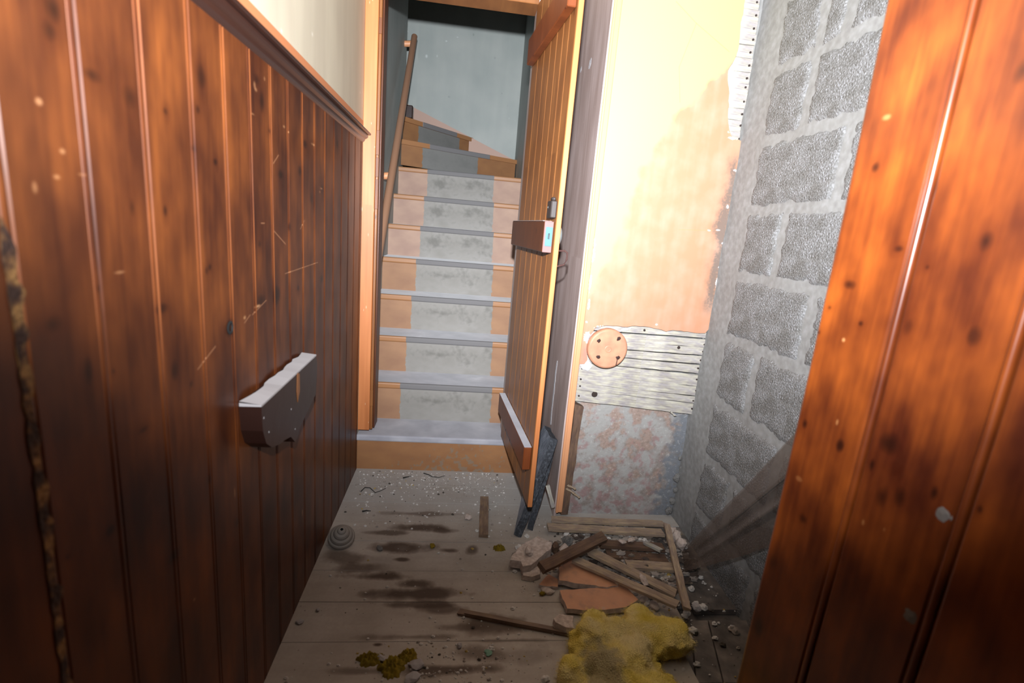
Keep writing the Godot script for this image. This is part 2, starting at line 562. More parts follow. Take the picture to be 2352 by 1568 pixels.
	m = mat("lath_dark", Color(0.62, 0.5, 0.43), 0.9, t)
	m.uv1_scale = Vector3(2.2, 9.0, 1)
	m = mat("lath_mid", Color(0.8, 0.69, 0.61), 0.9, t)
	m.uv1_scale = Vector3(2.2, 9.0, 1)
	m = mat("lath_floor", Color(0.98, 0.89, 0.81), 0.9, t)
	m.uv1_scale = Vector3(2.2, 9.0, 1)
	mat("nail_rust", Color(0.16, 0.11, 0.09), 0.8)
	mat("rust", Color(0.22, 0.09, 0.06), 0.75)
	mat("dark_metal", Color(0.2, 0.17, 0.16), 0.5)
	mat("blue_metal", Color(0.24, 0.44, 0.51), 0.6)
	mat("grey_metal", Color(0.42, 0.44, 0.44), 0.45)
	# painted and plain surfaces
	m = mat("stair_paint", Color.WHITE, 0.55, _stair_paint())
	m.uv1_scale = Vector3(0.6, 0.6, 1)
	m = mat("cream_paint", Color.WHITE, 0.6, _streaked(23, Color(0.65, 0.605, 0.53), Color(0.73, 0.69, 0.605)))
	m.uv1_scale = Vector3(0.8, 0.8, 1)
	m = mat("mauve_paint", Color.WHITE, 0.42, _streaked(29, Color(0.62, 0.54, 0.51), Color(0.77, 0.7, 0.68)))
	m.uv1_scale = Vector3(2.6, 0.9, 1)
	mat("peach_paint", Color(0.68, 0.43, 0.28), 0.5)
	mat("peach_wood", Color(0.8, 0.56, 0.4), 0.45)
	m = mat("dark_brown", Color(0.165, 0.09, 0.07), 0.33)
	bump(m, fine, 0.02)
	m = mat("bracket_brown", Color(0.16, 0.085, 0.065), 0.4)
	bump(m, fine, 0.04)
	mat("broken_white", Color(0.62, 0.6, 0.6), 0.9)
	m = tri(mat("ceiling_white", Color(0.6, 0.58, 0.54), 0.8, noise_tex(91, 0.02, 128, [[0.0, Color(0.85, 0.84, 0.82)], [1.0, Color.WHITE]])), 1.0)
	# plaster
	m = mat("plaster_front", Color.WHITE, 0.5, _plaster_tex())
	m.uv1_scale = Vector3(1 / 0.62, 1 / 1.7, 1)
	m.uv1_offset = Vector3(-0.92 / 0.62, 2.36 / 1.7, 0)
	tri(bump(mat("plaster_edge", Color(0.74, 0.73, 0.74), 0.9), rough, 0.2), 5.0)
	tri(bump(mat("chunk_plaster", Color.WHITE, 0.92, noise_tex(33, 0.03, 256, [[0.0, Color(0.62, 0.56, 0.52)], [0.5, Color(0.72, 0.655, 0.615)], [1.0, Color(0.82, 0.765, 0.735)]])), rough, 0.1), 6.0)
	tri(bump(mat("slab_paint", Color.WHITE, 0.6, noise_tex(37, 0.015, 256, [[0.0, Color(0.66, 0.5, 0.4)], [0.35, Color(0.76, 0.55, 0.42)], [0.8, Color(0.79, 0.57, 0.43)], [1.0, Color(0.74, 0.6, 0.51)]])), fine, 0.06), 4.0)
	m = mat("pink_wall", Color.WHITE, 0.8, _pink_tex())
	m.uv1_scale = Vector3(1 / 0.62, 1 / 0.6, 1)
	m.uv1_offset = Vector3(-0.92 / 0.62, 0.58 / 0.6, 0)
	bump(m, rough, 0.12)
	# stone and mortar
	m = tri(bump(mat("block_stone", Color.WHITE, 0.95, noise_tex(51, 0.055, 512, [[0.0, Color(0.33, 0.325, 0.32)], [0.38, Color(0.44, 0.435, 0.43)], [0.6, Color(0.49, 0.485, 0.485)], [0.74, Color(0.57, 0.57, 0.585)], [1.0, Color(0.8, 0.8, 0.84)]], 5)), noise_tex(52, 0.06, 512, [], 5), 0.5), 4.6)
	m.detail_enabled = true
	m.detail_blend_mode = BaseMaterial3D.BLEND_MODE_MUL
	m.detail_albedo = noise_tex(53, 0.008, 256, [[0.2, Color(0.86, 0.85, 0.83)], [0.6, Color(1, 1, 1)]])
	m.uv2_triplanar = true
	m.uv2_world_triplanar = true
	m.uv2_scale = Vector3.ONE * 1.7
	m = tri(bump(mat("mortar", Color.WHITE, 0.95, noise_tex(57, 0.025, 512, [[0.0, Color(0.44, 0.43, 0.425)], [0.5, Color(0.48, 0.475, 0.465)], [1.0, Color(0.53, 0.525, 0.525)]])), noise_tex(58, 0.05, 256, [], 4), 0.1), 2.2)
	tri(bump(mat("rubble_stone", Color(0.44, 0.43, 0.42), 0.95), rough, 0.5), 7.0)
	m = tri(bump(mat("slate", Color.WHITE, 0.6, noise_tex(61, 0.02, 256, [[0.0, Color(0.34, 0.36, 0.39)], [0.6, Color(0.45, 0.47, 0.51)], [0.85, Color(0.54, 0.56, 0.6)], [1.0, Color(0.74, 0.75, 0.78)]])), rough, 0.2), 3.0)
	tri(bump(mat("slate_edge", Color.WHITE, 0.8, noise_tex(62, 0.06, 256, [[0.0, Color(0.11, 0.115, 0.13)], [0.6, Color(0.19, 0.2, 0.225)], [0.85, Color(0.32, 0.335, 0.36)], [1.0, Color(0.5, 0.52, 0.56)]])), rough, 0.4), 4.0)
	# floor
	m = mat("floor_boards", Color.WHITE, 0.8, _floor_tex())
	m.uv1_scale = Vector3(1 / 1.5, 1 / 1.5, 1)
	bump(m, fine, 0.05)
	tri(bump(mat("stone_floor", Color.WHITE, 0.8, noise_tex(63, 0.02, 256, [[0.0, Color(0.26, 0.24, 0.23)], [0.6, Color(0.38, 0.35, 0.33)], [1.0, Color(0.5, 0.46, 0.43)]])), rough, 0.2), 2.0)
	# stairs
	tri(mat("tread_dust", Color.WHITE, 0.85, noise_tex(65, 0.012, 256, [[0.0, Color(0.56, 0.555, 0.585)], [0.5, Color(0.63, 0.625, 0.655)], [0.8, Color(0.67, 0.665, 0.69)], [1.0, Color(0.75, 0.745, 0.77)]])), 1.6)
	M.tread_dust.rim_enabled = true
	M.tread_dust.rim = 0.6
	M.tread_dust.rim_tint = 0.0
	for k in 4:
		var tan_c: Color = [Color(0.6, 0.42, 0.265), Color(0.61, 0.46, 0.34), Color(0.66, 0.545, 0.47), Color(0.57, 0.4, 0.25)][k]
		m = mat("riser_%d" % k, Color.WHITE, 0.7, _riser_tex(k, tan_c))
		m.uv1_scale = Vector3(1 / 0.92, 1 / 0.2, 1)
		m.uv1_offset = Vector3(0.045 / 0.92, 0, 0)
	mat("nosing_tan", Color(0.6, 0.42, 0.27), 0.5)
	mat("nosing_worn", Color(0.43, 0.42, 0.42), 0.8)
	m = mat("rail_wood", Color(0.56, 0.42, 0.33), 0.4)
	mat("pink_paint", Color(0.68, 0.56, 0.5), 0.6)
	# oddments
	m = mat("plastic", Color(0.3, 0.25, 0.22, 0.62), 0.34)
	m.transparency = BaseMaterial3D.TRANSPARENCY_ALPHA
	m.cull_mode = BaseMaterial3D.CULL_DISABLED
	m = mat("wool", Color.WHITE, 1.0)
	m.vertex_color_use_as_albedo = true
	tri(bump(m, rough, 0.6), 9.0)
	tri(mat("wool_tuft", Color(0.62, 0.52, 0.12), 1.0, noise_tex(67, 0.05, 128, [[0.0, Color(0.6, 0.6, 0.6)], [1.0, Color.WHITE]])), 8.0)
	mat("rose_grey", Color(0.5, 0.47, 0.44), 0.6)
	mat("black_hole", Color(0.02, 0.02, 0.02), 0.9)
	mat("twig", Color(0.12, 0.12, 0.11), 0.8)
	mat("teal_paint", Color(0.4, 0.55, 0.47), 0.7)
	m = mat("moulding_brown", Color(0.72, 0.61, 0.53), 0.6, M.lath_wood.albedo_texture)
	m.uv1_scale = Vector3(2.2, 9.0, 1)
	m = mat("crumb", Color.WHITE, 0.95)
	m.vertex_color_use_as_albedo = true

func _lath_tex(seed_: int, dark: Color, light: Color) -> ImageTexture:
	var w := 512
	var h := 256
	var g1 := grey(seed_, 0.16, w, h, 24, 1, 3)
	var g2 := grey(seed_ + 1, 0.02, w, h, 4, 1, 3)
	var g3 := grey(seed_ + 2, 0.015, w, h, 1, 1, 3)
	var d := PackedByteArray()
	d.resize(w * h * 3)
	for i in w * h:
		var t := clampf(g1[i] * 0.0018 + g2[i] * 0.0012 + g3[i] * 0.0018 - 0.1, 0, 1)
		var yl := g3[i] / 255.0 * 0.09
		d[i * 3] = int(255 * lerpf(dark.r, light.r, t))
		d[i * 3 + 1] = int(255 * lerpf(dark.g, light.g, t))
		d[i * 3 + 2] = int(255 * (lerpf(dark.b, light.b, t) - yl + 0.03))
	return tex(d, w, h)

func _streaked(seed_: int, dark: Color, light: Color) -> ImageTexture:
	var w := 256
	var h := 512
	var g1 := grey(seed_, 0.06, w, h, 1, 16, 3)
	var g2 := grey(seed_ + 1, 0.012, w, h, 1, 3, 3)
	var d := PackedByteArray()
	d.resize(w * h * 3)
	for i in w * h:
		var t := clampf(g1[i] * 0.0018 + g2[i] * 0.0028 - 0.1, 0, 1)
		d[i * 3] = int(255 * lerpf(dark.r, light.r, t))
		d[i * 3 + 1] = int(255 * lerpf(dark.g, light.g, t))
		d[i * 3 + 2] = int(255 * lerpf(dark.b, light.b, t))
	var r := RandomNumberGenerator.new()
	r.seed = seed_
	for k in 26: spot(d, w, h, r.randf() * w, r.randf() * h, r.randf_range(0.8, 2.4), r.randf_range(1.0, 5.0), Color(0.86, 0.84, 0.8), 0.6, 0.8)
	return tex(d, w, h)

func _stair_paint() -> ImageTexture:
	var w := 512
	var h := 512
	var g1 := grey(81, 0.03, w, h, 1, 8, 3)
	var g2 := grey(82, 0.008, w, h, 1, 1, 4)
	var d := PackedByteArray()
	d.resize(w * h * 3)
	for i in w * h:
		var t := g1[i] * 0.0011 + g2[i] * 0.0024
		d[i * 3] = int(255 * (0.56 + 0.09 * t))
		d[i * 3 + 1] = int(255 * (0.585 + 0.075 * t))
		d[i * 3 + 2] = int(255 * (0.57 + 0.07 * t))
	var r := RandomNumberGenerator.new()
	r.seed = 8
	for k in 40: spot(d, w, h, r.randf() * w, r.randf() * h, r.randf_range(1, 4), r.randf_range(1, 5), Color(0.86, 0.88, 0.88) if k % 3 else Color(0.45, 0.48, 0.46), 0.5, 0.8, g1, 0.8)
	return tex(d, w, h)

func _plaster_tex() -> ImageTexture:
	var w := 448
	var h := 1216
	var px := w / 0.62
	var g1 := grey(101, 0.012, w, h, 1, 1, 4)
	var g2 := grey(102, 0.03, w, h, 1, 10, 3)
	var g3 := grey(103, 0.12, w, h, 1, 1, 3)
	# where the yellow coat ends and the peach one begins, and the run of black mould along the right edge
	var edge := [Vector2(0.929,0.952), Vector2(1.014,1.111), Vector2(1.06,1.279), Vector2(1.102,1.465), Vector2(1.205,1.663), Vector2(1.366,1.845), Vector2(1.48,1.986)]
	var d := PackedByteArray()
	d.resize(w * h * 3)
	for j in h:
		var y := 2.36 - j / px
		var ex := 3.0
		for k in edge.size() - 1:
			if y >= edge[k].y and y < edge[k + 1].y: ex = lerpf(edge[k].x, edge[k + 1].x, (y - edge[k].y) / (edge[k + 1].y - edge[k].y))
		if y < edge[0].y: ex = -1.0
		var mould := smoothstep(0.93, 1.02, y) * (1.0 - smoothstep(1.5, 1.58, y))
		for i in w:
			var o := j * w + i
			var x := 0.92 + i / px
			var n1 := g1[o] / 255.0
			var n2 := g2[o] / 255.0
			var yel := clampf((ex - x + (n1 - 0.5) * 0.04) / 0.02, 0.0, 1.0)
			var pk := clampf(n2 * 0.45 + n1 * 0.7 - 0.35, 0.0, 0.7)
			var c := Color(0.665, 0.475, 0.365).lerp(Color(0.69, 0.55, 0.475), pk)
			c = c.lerp(Color(0.70, 0.645, 0.43).lerp(Color(0.69, 0.61, 0.43), n1), yel)
			var b := exp(-pow((x - 1.452 - (n1 - 0.5) * 0.05) / 0.028, 2.0)) * mould * (0.25 + 0.95 * n2) * (0.4 + g3[o] / 255.0 * 0.9)
			c = c.lerp(Color(0.3, 0.3, 0.3), clampf(b, 0.0, 0.62))
			o *= 3
			d[o] = int(255 * c.r)
			d[o + 1] = int(255 * c.g)
			d[o + 2] = int(255 * c.b)
	for q in [[1.464, 1.498, 0.014, 0.005, 0.9], [1.452, 1.365, 0.007, 0.008, 0.9], [1.465, 1.228, 0.014, 0.005, 0.9], [1.429, 1.276, 0.009, 0.003, 0.8], [1.461, 1.136, 0.007, 0.005, 0.8], [1.394, 1.272, 0.009, 0.003, 0.7], [1.463, 1.077, 0.007, 0.021, 0.8], [1.433, 1.629, 0.027, 0.008, 0.9], [1.426, 1.61, 0.02, 0.006, 0.9], [0.941, 1.171, 0.01, 0.039, 0.9], [0.941, 1.138, 0.012, 0.023, 0.9], [0.947, 1.038, 0.005, 0.034, 0.8], [0.952, 0.953, 0.005, 0.027, 0.6], [1.011, 0.861, 0.025, 0.012, 0.9], [0.962, 0.823, 0.016, 0.025, 0.9], [1.101, 0.858, 0.025, 0.009, 0.9], [1.131, 0.839, 0.016, 0.009, 0.9], [1.239, 0.892, 0.005, 0.005, 0.9], [0.951, 0.884, 0.005, 0.005, 0.9]]:
		spot(d, w, h, (q[0] - 0.92) * px, (2.36 - q[1]) * px, maxf(2.0, q[2] * px), maxf(2.0, q[3] * px), Color(0.82, 0.81, 0.83), q[4], 0.3, g3, 0.9)
	for q in [[0.981, 0.815, 0.035, 0.042, 0.35], [1.079, 0.86, 0.053, 0.016, 0.3], [0.961, 0.76, 0.016, 0.072, 0.3]]:
		spot(d, w, h, (q[0] - 0.92) * px, (2.36 - q[1]) * px, q[2] * px, q[3] * px, Color(0.78, 0.4, 0.42), q[4], 0.8, g1, 1.2)
	for q in [[0.94, 1.147, 0.005, 0.008, 0.8], [0.942, 1.172, 0.003, 0.007, 0.7], [1.48, 0.951, 0.006, 0.007, 0.7]]:
		spot(d, w, h, (q[0] - 0.92) * px, (2.36 - q[1]) * px, maxf(2.0, q[2] * px), maxf(2.0, q[3] * px), Color(0.5, 0.25, 0.15), q[4], 0.5, g3, 0.9)
	# hairline cracks
	var cr := [Vector2(1.134,2.027), Vector2(1.219,1.969), Vector2(1.219,1.969), Vector2(1.179,1.824), Vector2(1.179,1.824), Vector2(1.201,1.71), Vector2(1.219,1.969), Vector2(1.357,1.894), Vector2(1.271,1.265), Vector2(1.412,1.273)]
	for k in range(0, cr.size(), 2):
		scratch(d, w, h, Vector2((cr[k].x - 0.92) * px, (2.36 - cr[k].y) * px), Vector2((cr[k + 1].x - 0.92) * px, (2.36 - cr[k + 1].y) * px), 0.9, Color(0.6, 0.5, 0.32), 0.5)
	return tex(d, w, h)

func _pink_tex() -> ImageTexture:
	var w := 512
	var h := 496
	var px := w / 0.62
	var g1 := grey(111, 0.012, w, h, 1, 1, 5)
	var g2 := grey(112, 0.02, w, h, 1, 1, 5)
	var g3 := grey(113, 0.06, w, h, 1, 1, 4)
	var d := PackedByteArray()
	d.resize(w * h * 3)
	for j in h:
		var v := float(j) / h
		for i in w:
			var o := j * w + i
			var u := float(i) / w
			var a := g1[o] / 255.0
			var b := g2[o] / 255.0
			var e := g3[o] / 255.0
			var c := Color(0.58, 0.565, 0.55).lerp(Color(0.5, 0.45, 0.425), 0.8 * smoothstep(0.35, 0.75, a + (u - 0.5) * 0.3))
			c = c.lerp(Color(0.54, 0.4, 0.39), 0.62 * smoothstep(0.5, 0.85, b + (v - 0.6) * 0.35 + (e - 0.5) * 0.12))
			c = c.lerp(Color(0.62, 0.5, 0.44), 0.5 * smoothstep(0.5, 0.66, a + (0.35 - v) * 0.4 - absf(u - 0.45) * 0.3))
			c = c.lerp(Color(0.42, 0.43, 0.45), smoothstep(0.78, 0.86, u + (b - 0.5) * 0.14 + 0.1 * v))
			c = c.lerp(Color(0.7, 0.69, 0.67), 0.5 * smoothstep(0.7, 0.9, e))
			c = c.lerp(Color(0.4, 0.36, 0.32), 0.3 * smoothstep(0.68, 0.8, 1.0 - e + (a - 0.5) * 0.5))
			o *= 3
			d[o] = int(255 * c.r)
			d[o + 1] = int(255 * c.g)
			d[o + 2] = int(255 * c.b)
	return tex(d, w, h)

func _riser_tex(k: int, tan_c: Color) -> ImageTexture:
	var w := 512
	var h := 100
	var g1 := grey(121 + k * 5, 0.02, w, h, 2, 1, 4)
	var g2 := grey(122 + k * 5, 0.05, w, h, 1, 1, 4)
	var d := PackedByteArray()
	d.resize(w * h * 3)
	for j in h:
		var v := float(j) / h
		for i in w:
			var o := j * w + i
			var x := -0.045 + 0.92 * i / w
			var a := g1[o] / 255.0
			var b := g2[o] / 255.0
			var c := Color(tan_c.r, tan_c.g, tan_c.b).lerp(Color(tan_c.r * 0.9, tan_c.g * 0.88, tan_c.b * 0.9), a)
			var wav := (b - 0.5) * 0.012
			if k > 0:
				var mid := clampf((x - 0.172 - wav) / 0.004, 0, 1) * clampf((0.652 - x - wav) / 0.004, 0, 1)
				var gcol := Color(0.5, 0.485, 0.46).lerp(Color(0.57, 0.555, 0.535), a)
				gcol = gcol.lerp(Color(0.36, 0.35, 0.325), 0.7 * smoothstep(0.42, 0.95, b * 0.25 + a * 0.6 + 0.9 * (0.3 - absf(v - 0.45))))
				if k == 3: gcol = gcol.lerp(Color(0.42, 0.42, 0.41), 0.75)
				c = c.lerp(gcol, mid)
			else:
				c = c.lerp(Color(0.5, 0.45, 0.4), 0.7 * smoothstep(0.55, 0.75, b + v * 0.35 - 0.15 - absf(x - 0.5)))
			o *= 3
			d[o] = int(255 * c.r)
			d[o + 1] = int(255 * c.g)
			d[o + 2] = int(255 * c.b)
	return tex(d, w, h)

func _floor_tex() -> ImageTexture:
	var w := 1024
	var px := w / 1.5
	var g1 := grey(131, 0.008, w, w, 1, 1, 5)
	var g2 := grey(132, 0.03, w, w, 8, 1, 4)
	var g3 := grey(133, 0.1, w, w, 1, 1, 3)
	var d := PackedByteArray()
	d.resize(w * w * 3)
	for j in w:
		var z := j / px
		var dust := 1.0 - smoothstep(0.25, 0.5, z)
		for i in w:
			var o := j * w + i
			var t := clampf(g1[o] * 0.0022 + g2[o] * 0.0012 + g3[o] * 0.0008 - 0.05, 0.0, 1.0)
			var c := Color(0.58, 0.54, 0.5).lerp(Color(0.72, 0.685, 0.65), t)
			c = c.lerp(Color(0.65, 0.64, 0.63), dust * (0.45 + 0.5 * t))
			o *= 3
			d[o] = int(255 * c.r)
			d[o + 1] = int(255 * c.g)
			d[o + 2] = int(255 * c.b)
	for q in [[0.328, 0.39, 0.208, 0.02, 0.45], [0.363, 0.489, 0.13, 0.03, 0.75], [0.222, 0.528, 0.1, 0.017, 0.6], [0.425, 0.508, 0.104, 0.021, 0.7], [0.251, 0.621, 0.152, 0.036, 0.8], [0.105, 0.681, 0.106, 0.048, 0.5], [0.14, 0.74, 0.104, 0.036, 0.55], [0.214, 0.781, 0.139, 0.026, 0.8], [0.349, 0.815, 0.073, 0.026, 0.75], [0.375, 0.86, 0.185, 0.03, 0.8], [0.393, 0.911, 0.132, 0.017, 0.6], [0.456, 0.93, 0.097, 0.026, 0.6], [0.606, 0.999, 0.115, 0.045, 0.65], [0.37, 1.041, 0.147, 0.015, 0.5], [0.512, 1.005, 0.093, 0.017, 0.45], [0.543, 1.105, 0.088, 0.033, 0.5], [0.5, 1.155, 0.144, 0.022, 0.75], [0.241, 1.157, 0.081, 0.015, 0.45], [0.271, 1.068, 0.016, 0.008, 1], [0.463, 0.634, 0.036, 0.016, 0.7], [0.553, 0.627, 0.027, 0.032, 0.6], [0.291, 0.688, 0.031, 0.012, 0.8], [0.702, 1.104, 0.077, 0.046, 0.3], [0.669, 1.057, 0.119, 0.01, 0.5]]:
		spot(d, w, w, q[0] * px, q[1] * px, q[2] * px, q[3] * px, Color(0.27, 0.21, 0.17), minf(0.95, q[4] * 1.05), 0.6, g1, 1.1)
	for q in [[0.231, 0.703, 0.046, 0.052, 0.5], [0.292, 0.633, 0.032, 0.036, 0.3], [0.707, 1.119, 0.051, 0.036, 0.5], [0.471, 0.209, 0.12, 0.116, 0.4]]:
		spot(d, w, w, q[0] * px, q[1] * px, q[2] * px, q[3] * px, Color(0.6, 0.57, 0.54), q[4], 0.9, g2, 1.2)
	var r := RandomNumberGenerator.new()
	r.seed = 77
	for k in 900:
		spot(d, w, w, r.randf() * w, r.randf() * w, r.randf_range(0.7, 2.0), r.randf_range(0.7, 2.0), Color(0.62, 0.59, 0.55) if k % 2 else Color(0.14, 0.11, 0.09), r.randf_range(0.3, 0.8), 0.7)
	return tex(d, w, w)

# ---------------------------------------------------------------- the room
func _slab(called: String, lo: Vector3, hi: Vector3, m: Material, label: String, category: String) -> MeshInstance3D:
	var o := obj(called, boxw(lo, hi, 0.001), m)
	tag(o, label, category, "", "structure")
	return o

func _room() -> void:
	# floor: boards that run across the passage, the joints where the photograph has them
	var fl := thing("floor", "dusty stained timber floor of the passage, boards running across", "floor", Vector3.ZERO, "", "structure")
	obj("subfloor", boxw(Vector3(-0.25, -0.12, -3.4), Vector3(1.75, -0.026, 4.2), 0.0), M.stone_floor, fl)
	var zs := [0.0, 0.16, 0.305, 0.447, 0.582, 0.75, 0.9, 1.058, 1.22, 1.39, 1.56, 1.73, 1.9, 2.07, 2.24, 2.42]
	for i in zs.size() - 1:
		var xr: float = 1.46 if i < 3 else 1.3 if i < 6 else 1.238 - (zs[i] - 0.9) * 0.36 if i < 9 else 1.1
		obj("floorboard", boxw(Vector3(0.0, -0.026, zs[i] + 0.0008), Vector3(xr, 0.0004 * (i % 2), zs[i + 1] - 0.0008), 0.0004), M.floor_boards, fl)
	# dark flags at the right, a little lower
	for q in [[Vector2(1.302, 0.448), Vector2(1.46, 0.448), Vector2(1.46, 0.93), Vector2(1.302, 0.93)], [Vector2(1.268,0.978), Vector2(1.176,1.207), Vector2(1.253,1.208), Vector2(1.323,0.978)], [Vector2(1.328,0.978), Vector2(1.258,1.208), Vector2(1.358,1.21), Vector2(1.485,0.979)]]:
		var a: Array = q
		obj("flagstone", prism(PackedVector2Array(a), "y", -0.003, 0.02, M.stone_floor, M.stone_floor), null, fl)
	# walls
	var wl := thing("wall_left", "left wall, cream paint above tall varnished pine wainscot boards", "wall", Vector3(0, 0, 1), "", "structure")
	obj("masonry", boxw(Vector3(-0.2, -0.1, 0.0), Vector3(-0.011, 1.53, 4.2), 0.0), M.dark_brown, wl)
	obj("painted_plaster", boxw(Vector3(-0.2, 1.53, 0.0), Vector3(0.0, 2.6, 4.2), 0.0), M.cream_paint, wl)
	obj("painted_band", boxw(Vector3(0.0, 1.54, 0.0), Vector3(0.002, 1.589, 3.2), 0.0005), M.peach_paint, wl)
	_slab("ceiling", Vector3(-0.2, 2.6, -0.12), Vector3(1.7, 2.7, 4.3), M.ceiling_white, "plain ceiling over the passage, above the frame", "ceiling")
	_slab("wall_rear", Vector3(-0.2, -0.1, 4.2), Vector3(1.7, 2.7, 4.3), M.cream_paint, "plain wall behind the camera", "wall")
	_slab("wall_front", Vector3(1.27, -0.02, 2.2), Vector3(1.46, 2.6, 2.32), M.cream_paint, "short wall that carries the near pine door", "wall")

func _panelling() -> void:
	var wl: Node = get_node("wall_left")
	# one beaded board: along z a flat, a quirk and a round bead; y from the floor to the rail
	for i in PANEL_JOINTS.size() - 1:
		var z0: float = maxf(PANEL_JOINTS[i], 0.0)
		var z1: float = PANEL_JOINTS[i + 1]
		if z1 <= 0.01: continue
		var prof: Array[Vector2] = []      # (z, x)
		var top := 0.0
		if z1 - z0 > 0.03: prof.append_array([Vector2(z0, -0.012), Vector2(z0, top - 0.0022), Vector2(z0 + 0.0016, top), Vector2(z1 - 0.0135, top), Vector2(z1 - 0.0115, top - 0.002)])
		else: prof.append_array([Vector2(z0, -0.012), Vector2(z0, top - 0.004)])
		for k in 7:
			var a := PI * k / 6.0
			prof.append(Vector2(z1 - 0.0058 - cos(a) * 0.0054, top - 0.0022 + sin(a) * 0.0026))
		prof.append(Vector2(z1 - 0.0005, -0.012))
		var s := st()
		for k in prof.size() - 1:
			var a := prof[k]
			var b := prof[k + 1]
			var q := [Vector3(a.y, 0, a.x), Vector3(b.y, 0, b.x), Vector3(b.y, 1.512, b.x), Vector3(a.y, 1.512, a.x)]
			var d := b - a
			var out := Vector3(d.x, 0, -d.y)
			if k >= prof.size() - 9 and k < prof.size() - 2:      # the bead is round: its normals point away from its middle
				var cz := z1 - 0.0058
				var c := Vector3(top - 0.0062, 0, cz)
				sface(s, q, [c, c, c + Vector3(0, 1.512, 0), c + Vector3(0, 1.512, 0)], out)
			else:
				face(s, q, out)
		obj("wainscot_board", s.commit(), M.panel_wood, wl)
	# the board edge by the near end is split and shows bare wood
	var r := RandomNumberGenerator.new()
	r.seed = 5
	var chip_pts: Array = [Vector2(1.7700, 1.17)]
	for k in 44:
		var y := 1.14 - k * 0.0145
		chip_pts.append(Vector2(1.7645 - r.randf_range(0.0, 0.006) * (1.0 if k % 3 else 1.9), y))
	for k in 44: chip_pts.append(Vector2(1.7705 + r.randf_range(0.0, 0.004), 1.14 - (43 - k) * 0.0145))
	var bare := mat("bare_wood", Color(0.46, 0.33, 0.17), 0.85, noise_tex(19, 0.05, 128, [[0.3, Color(0.35, 0.25, 0.2)], [0.7, Color.WHITE]]))
	bump(bare, M.rough_noise, 0.2)
	tri(bare, 5.0)
	obj("split_edge", prism(PackedVector2Array(chip_pts), "x", 0.0018, 0.006, bare, bare, 0.0, 0.001, 3), null, wl)
	# moulded dado rail
	var prof := [Vector2(0.0, 1.503), Vector2(0.005, 1.5065), Vector2(0.009, 1.5105), Vector2(0.0105, 1.5145), Vector2(0.0112, 1.5175), Vector2(0.015, 1.5195), Vector2(0.020, 1.5225), Vector2(0.0235, 1.5270), Vector2(0.0235, 1.5295), Vector2(0.021, 1.5312), Vector2(0.0215, 1.5330), Vector2(0.033, 1.5348), Vector2(0.035, 1.5362), Vector2(0.035, 1.5410), Vector2(0.033, 1.5425), Vector2(0.0, 1.5455)]
	var s2 := st()
	for k in prof.size() - 1:
		var a: Vector2 = prof[k]
		var b: Vector2 = prof[k + 1]
		var d := b - a
		face(s2, [Vector3(a.x, a.y, 0.006), Vector3(b.x, b.y, 0.006), Vector3(b.x, b.y, 3.2), Vector3(a.x, a.y, 3.2)], Vector3(d.y, -d.x, 0))
	var cap := []
	for p: Vector2 in prof: cap.append(Vector3(p.x, p.y, 0.006))
	face(s2, cap, Vector3(0, 0, -1))
	var rail := obj("trim_1", s2.commit(), M.dark_brown)
	tag(rail, "dark brown moulded dado rail along the top of the wainscot", "dado rail", "", "structure")

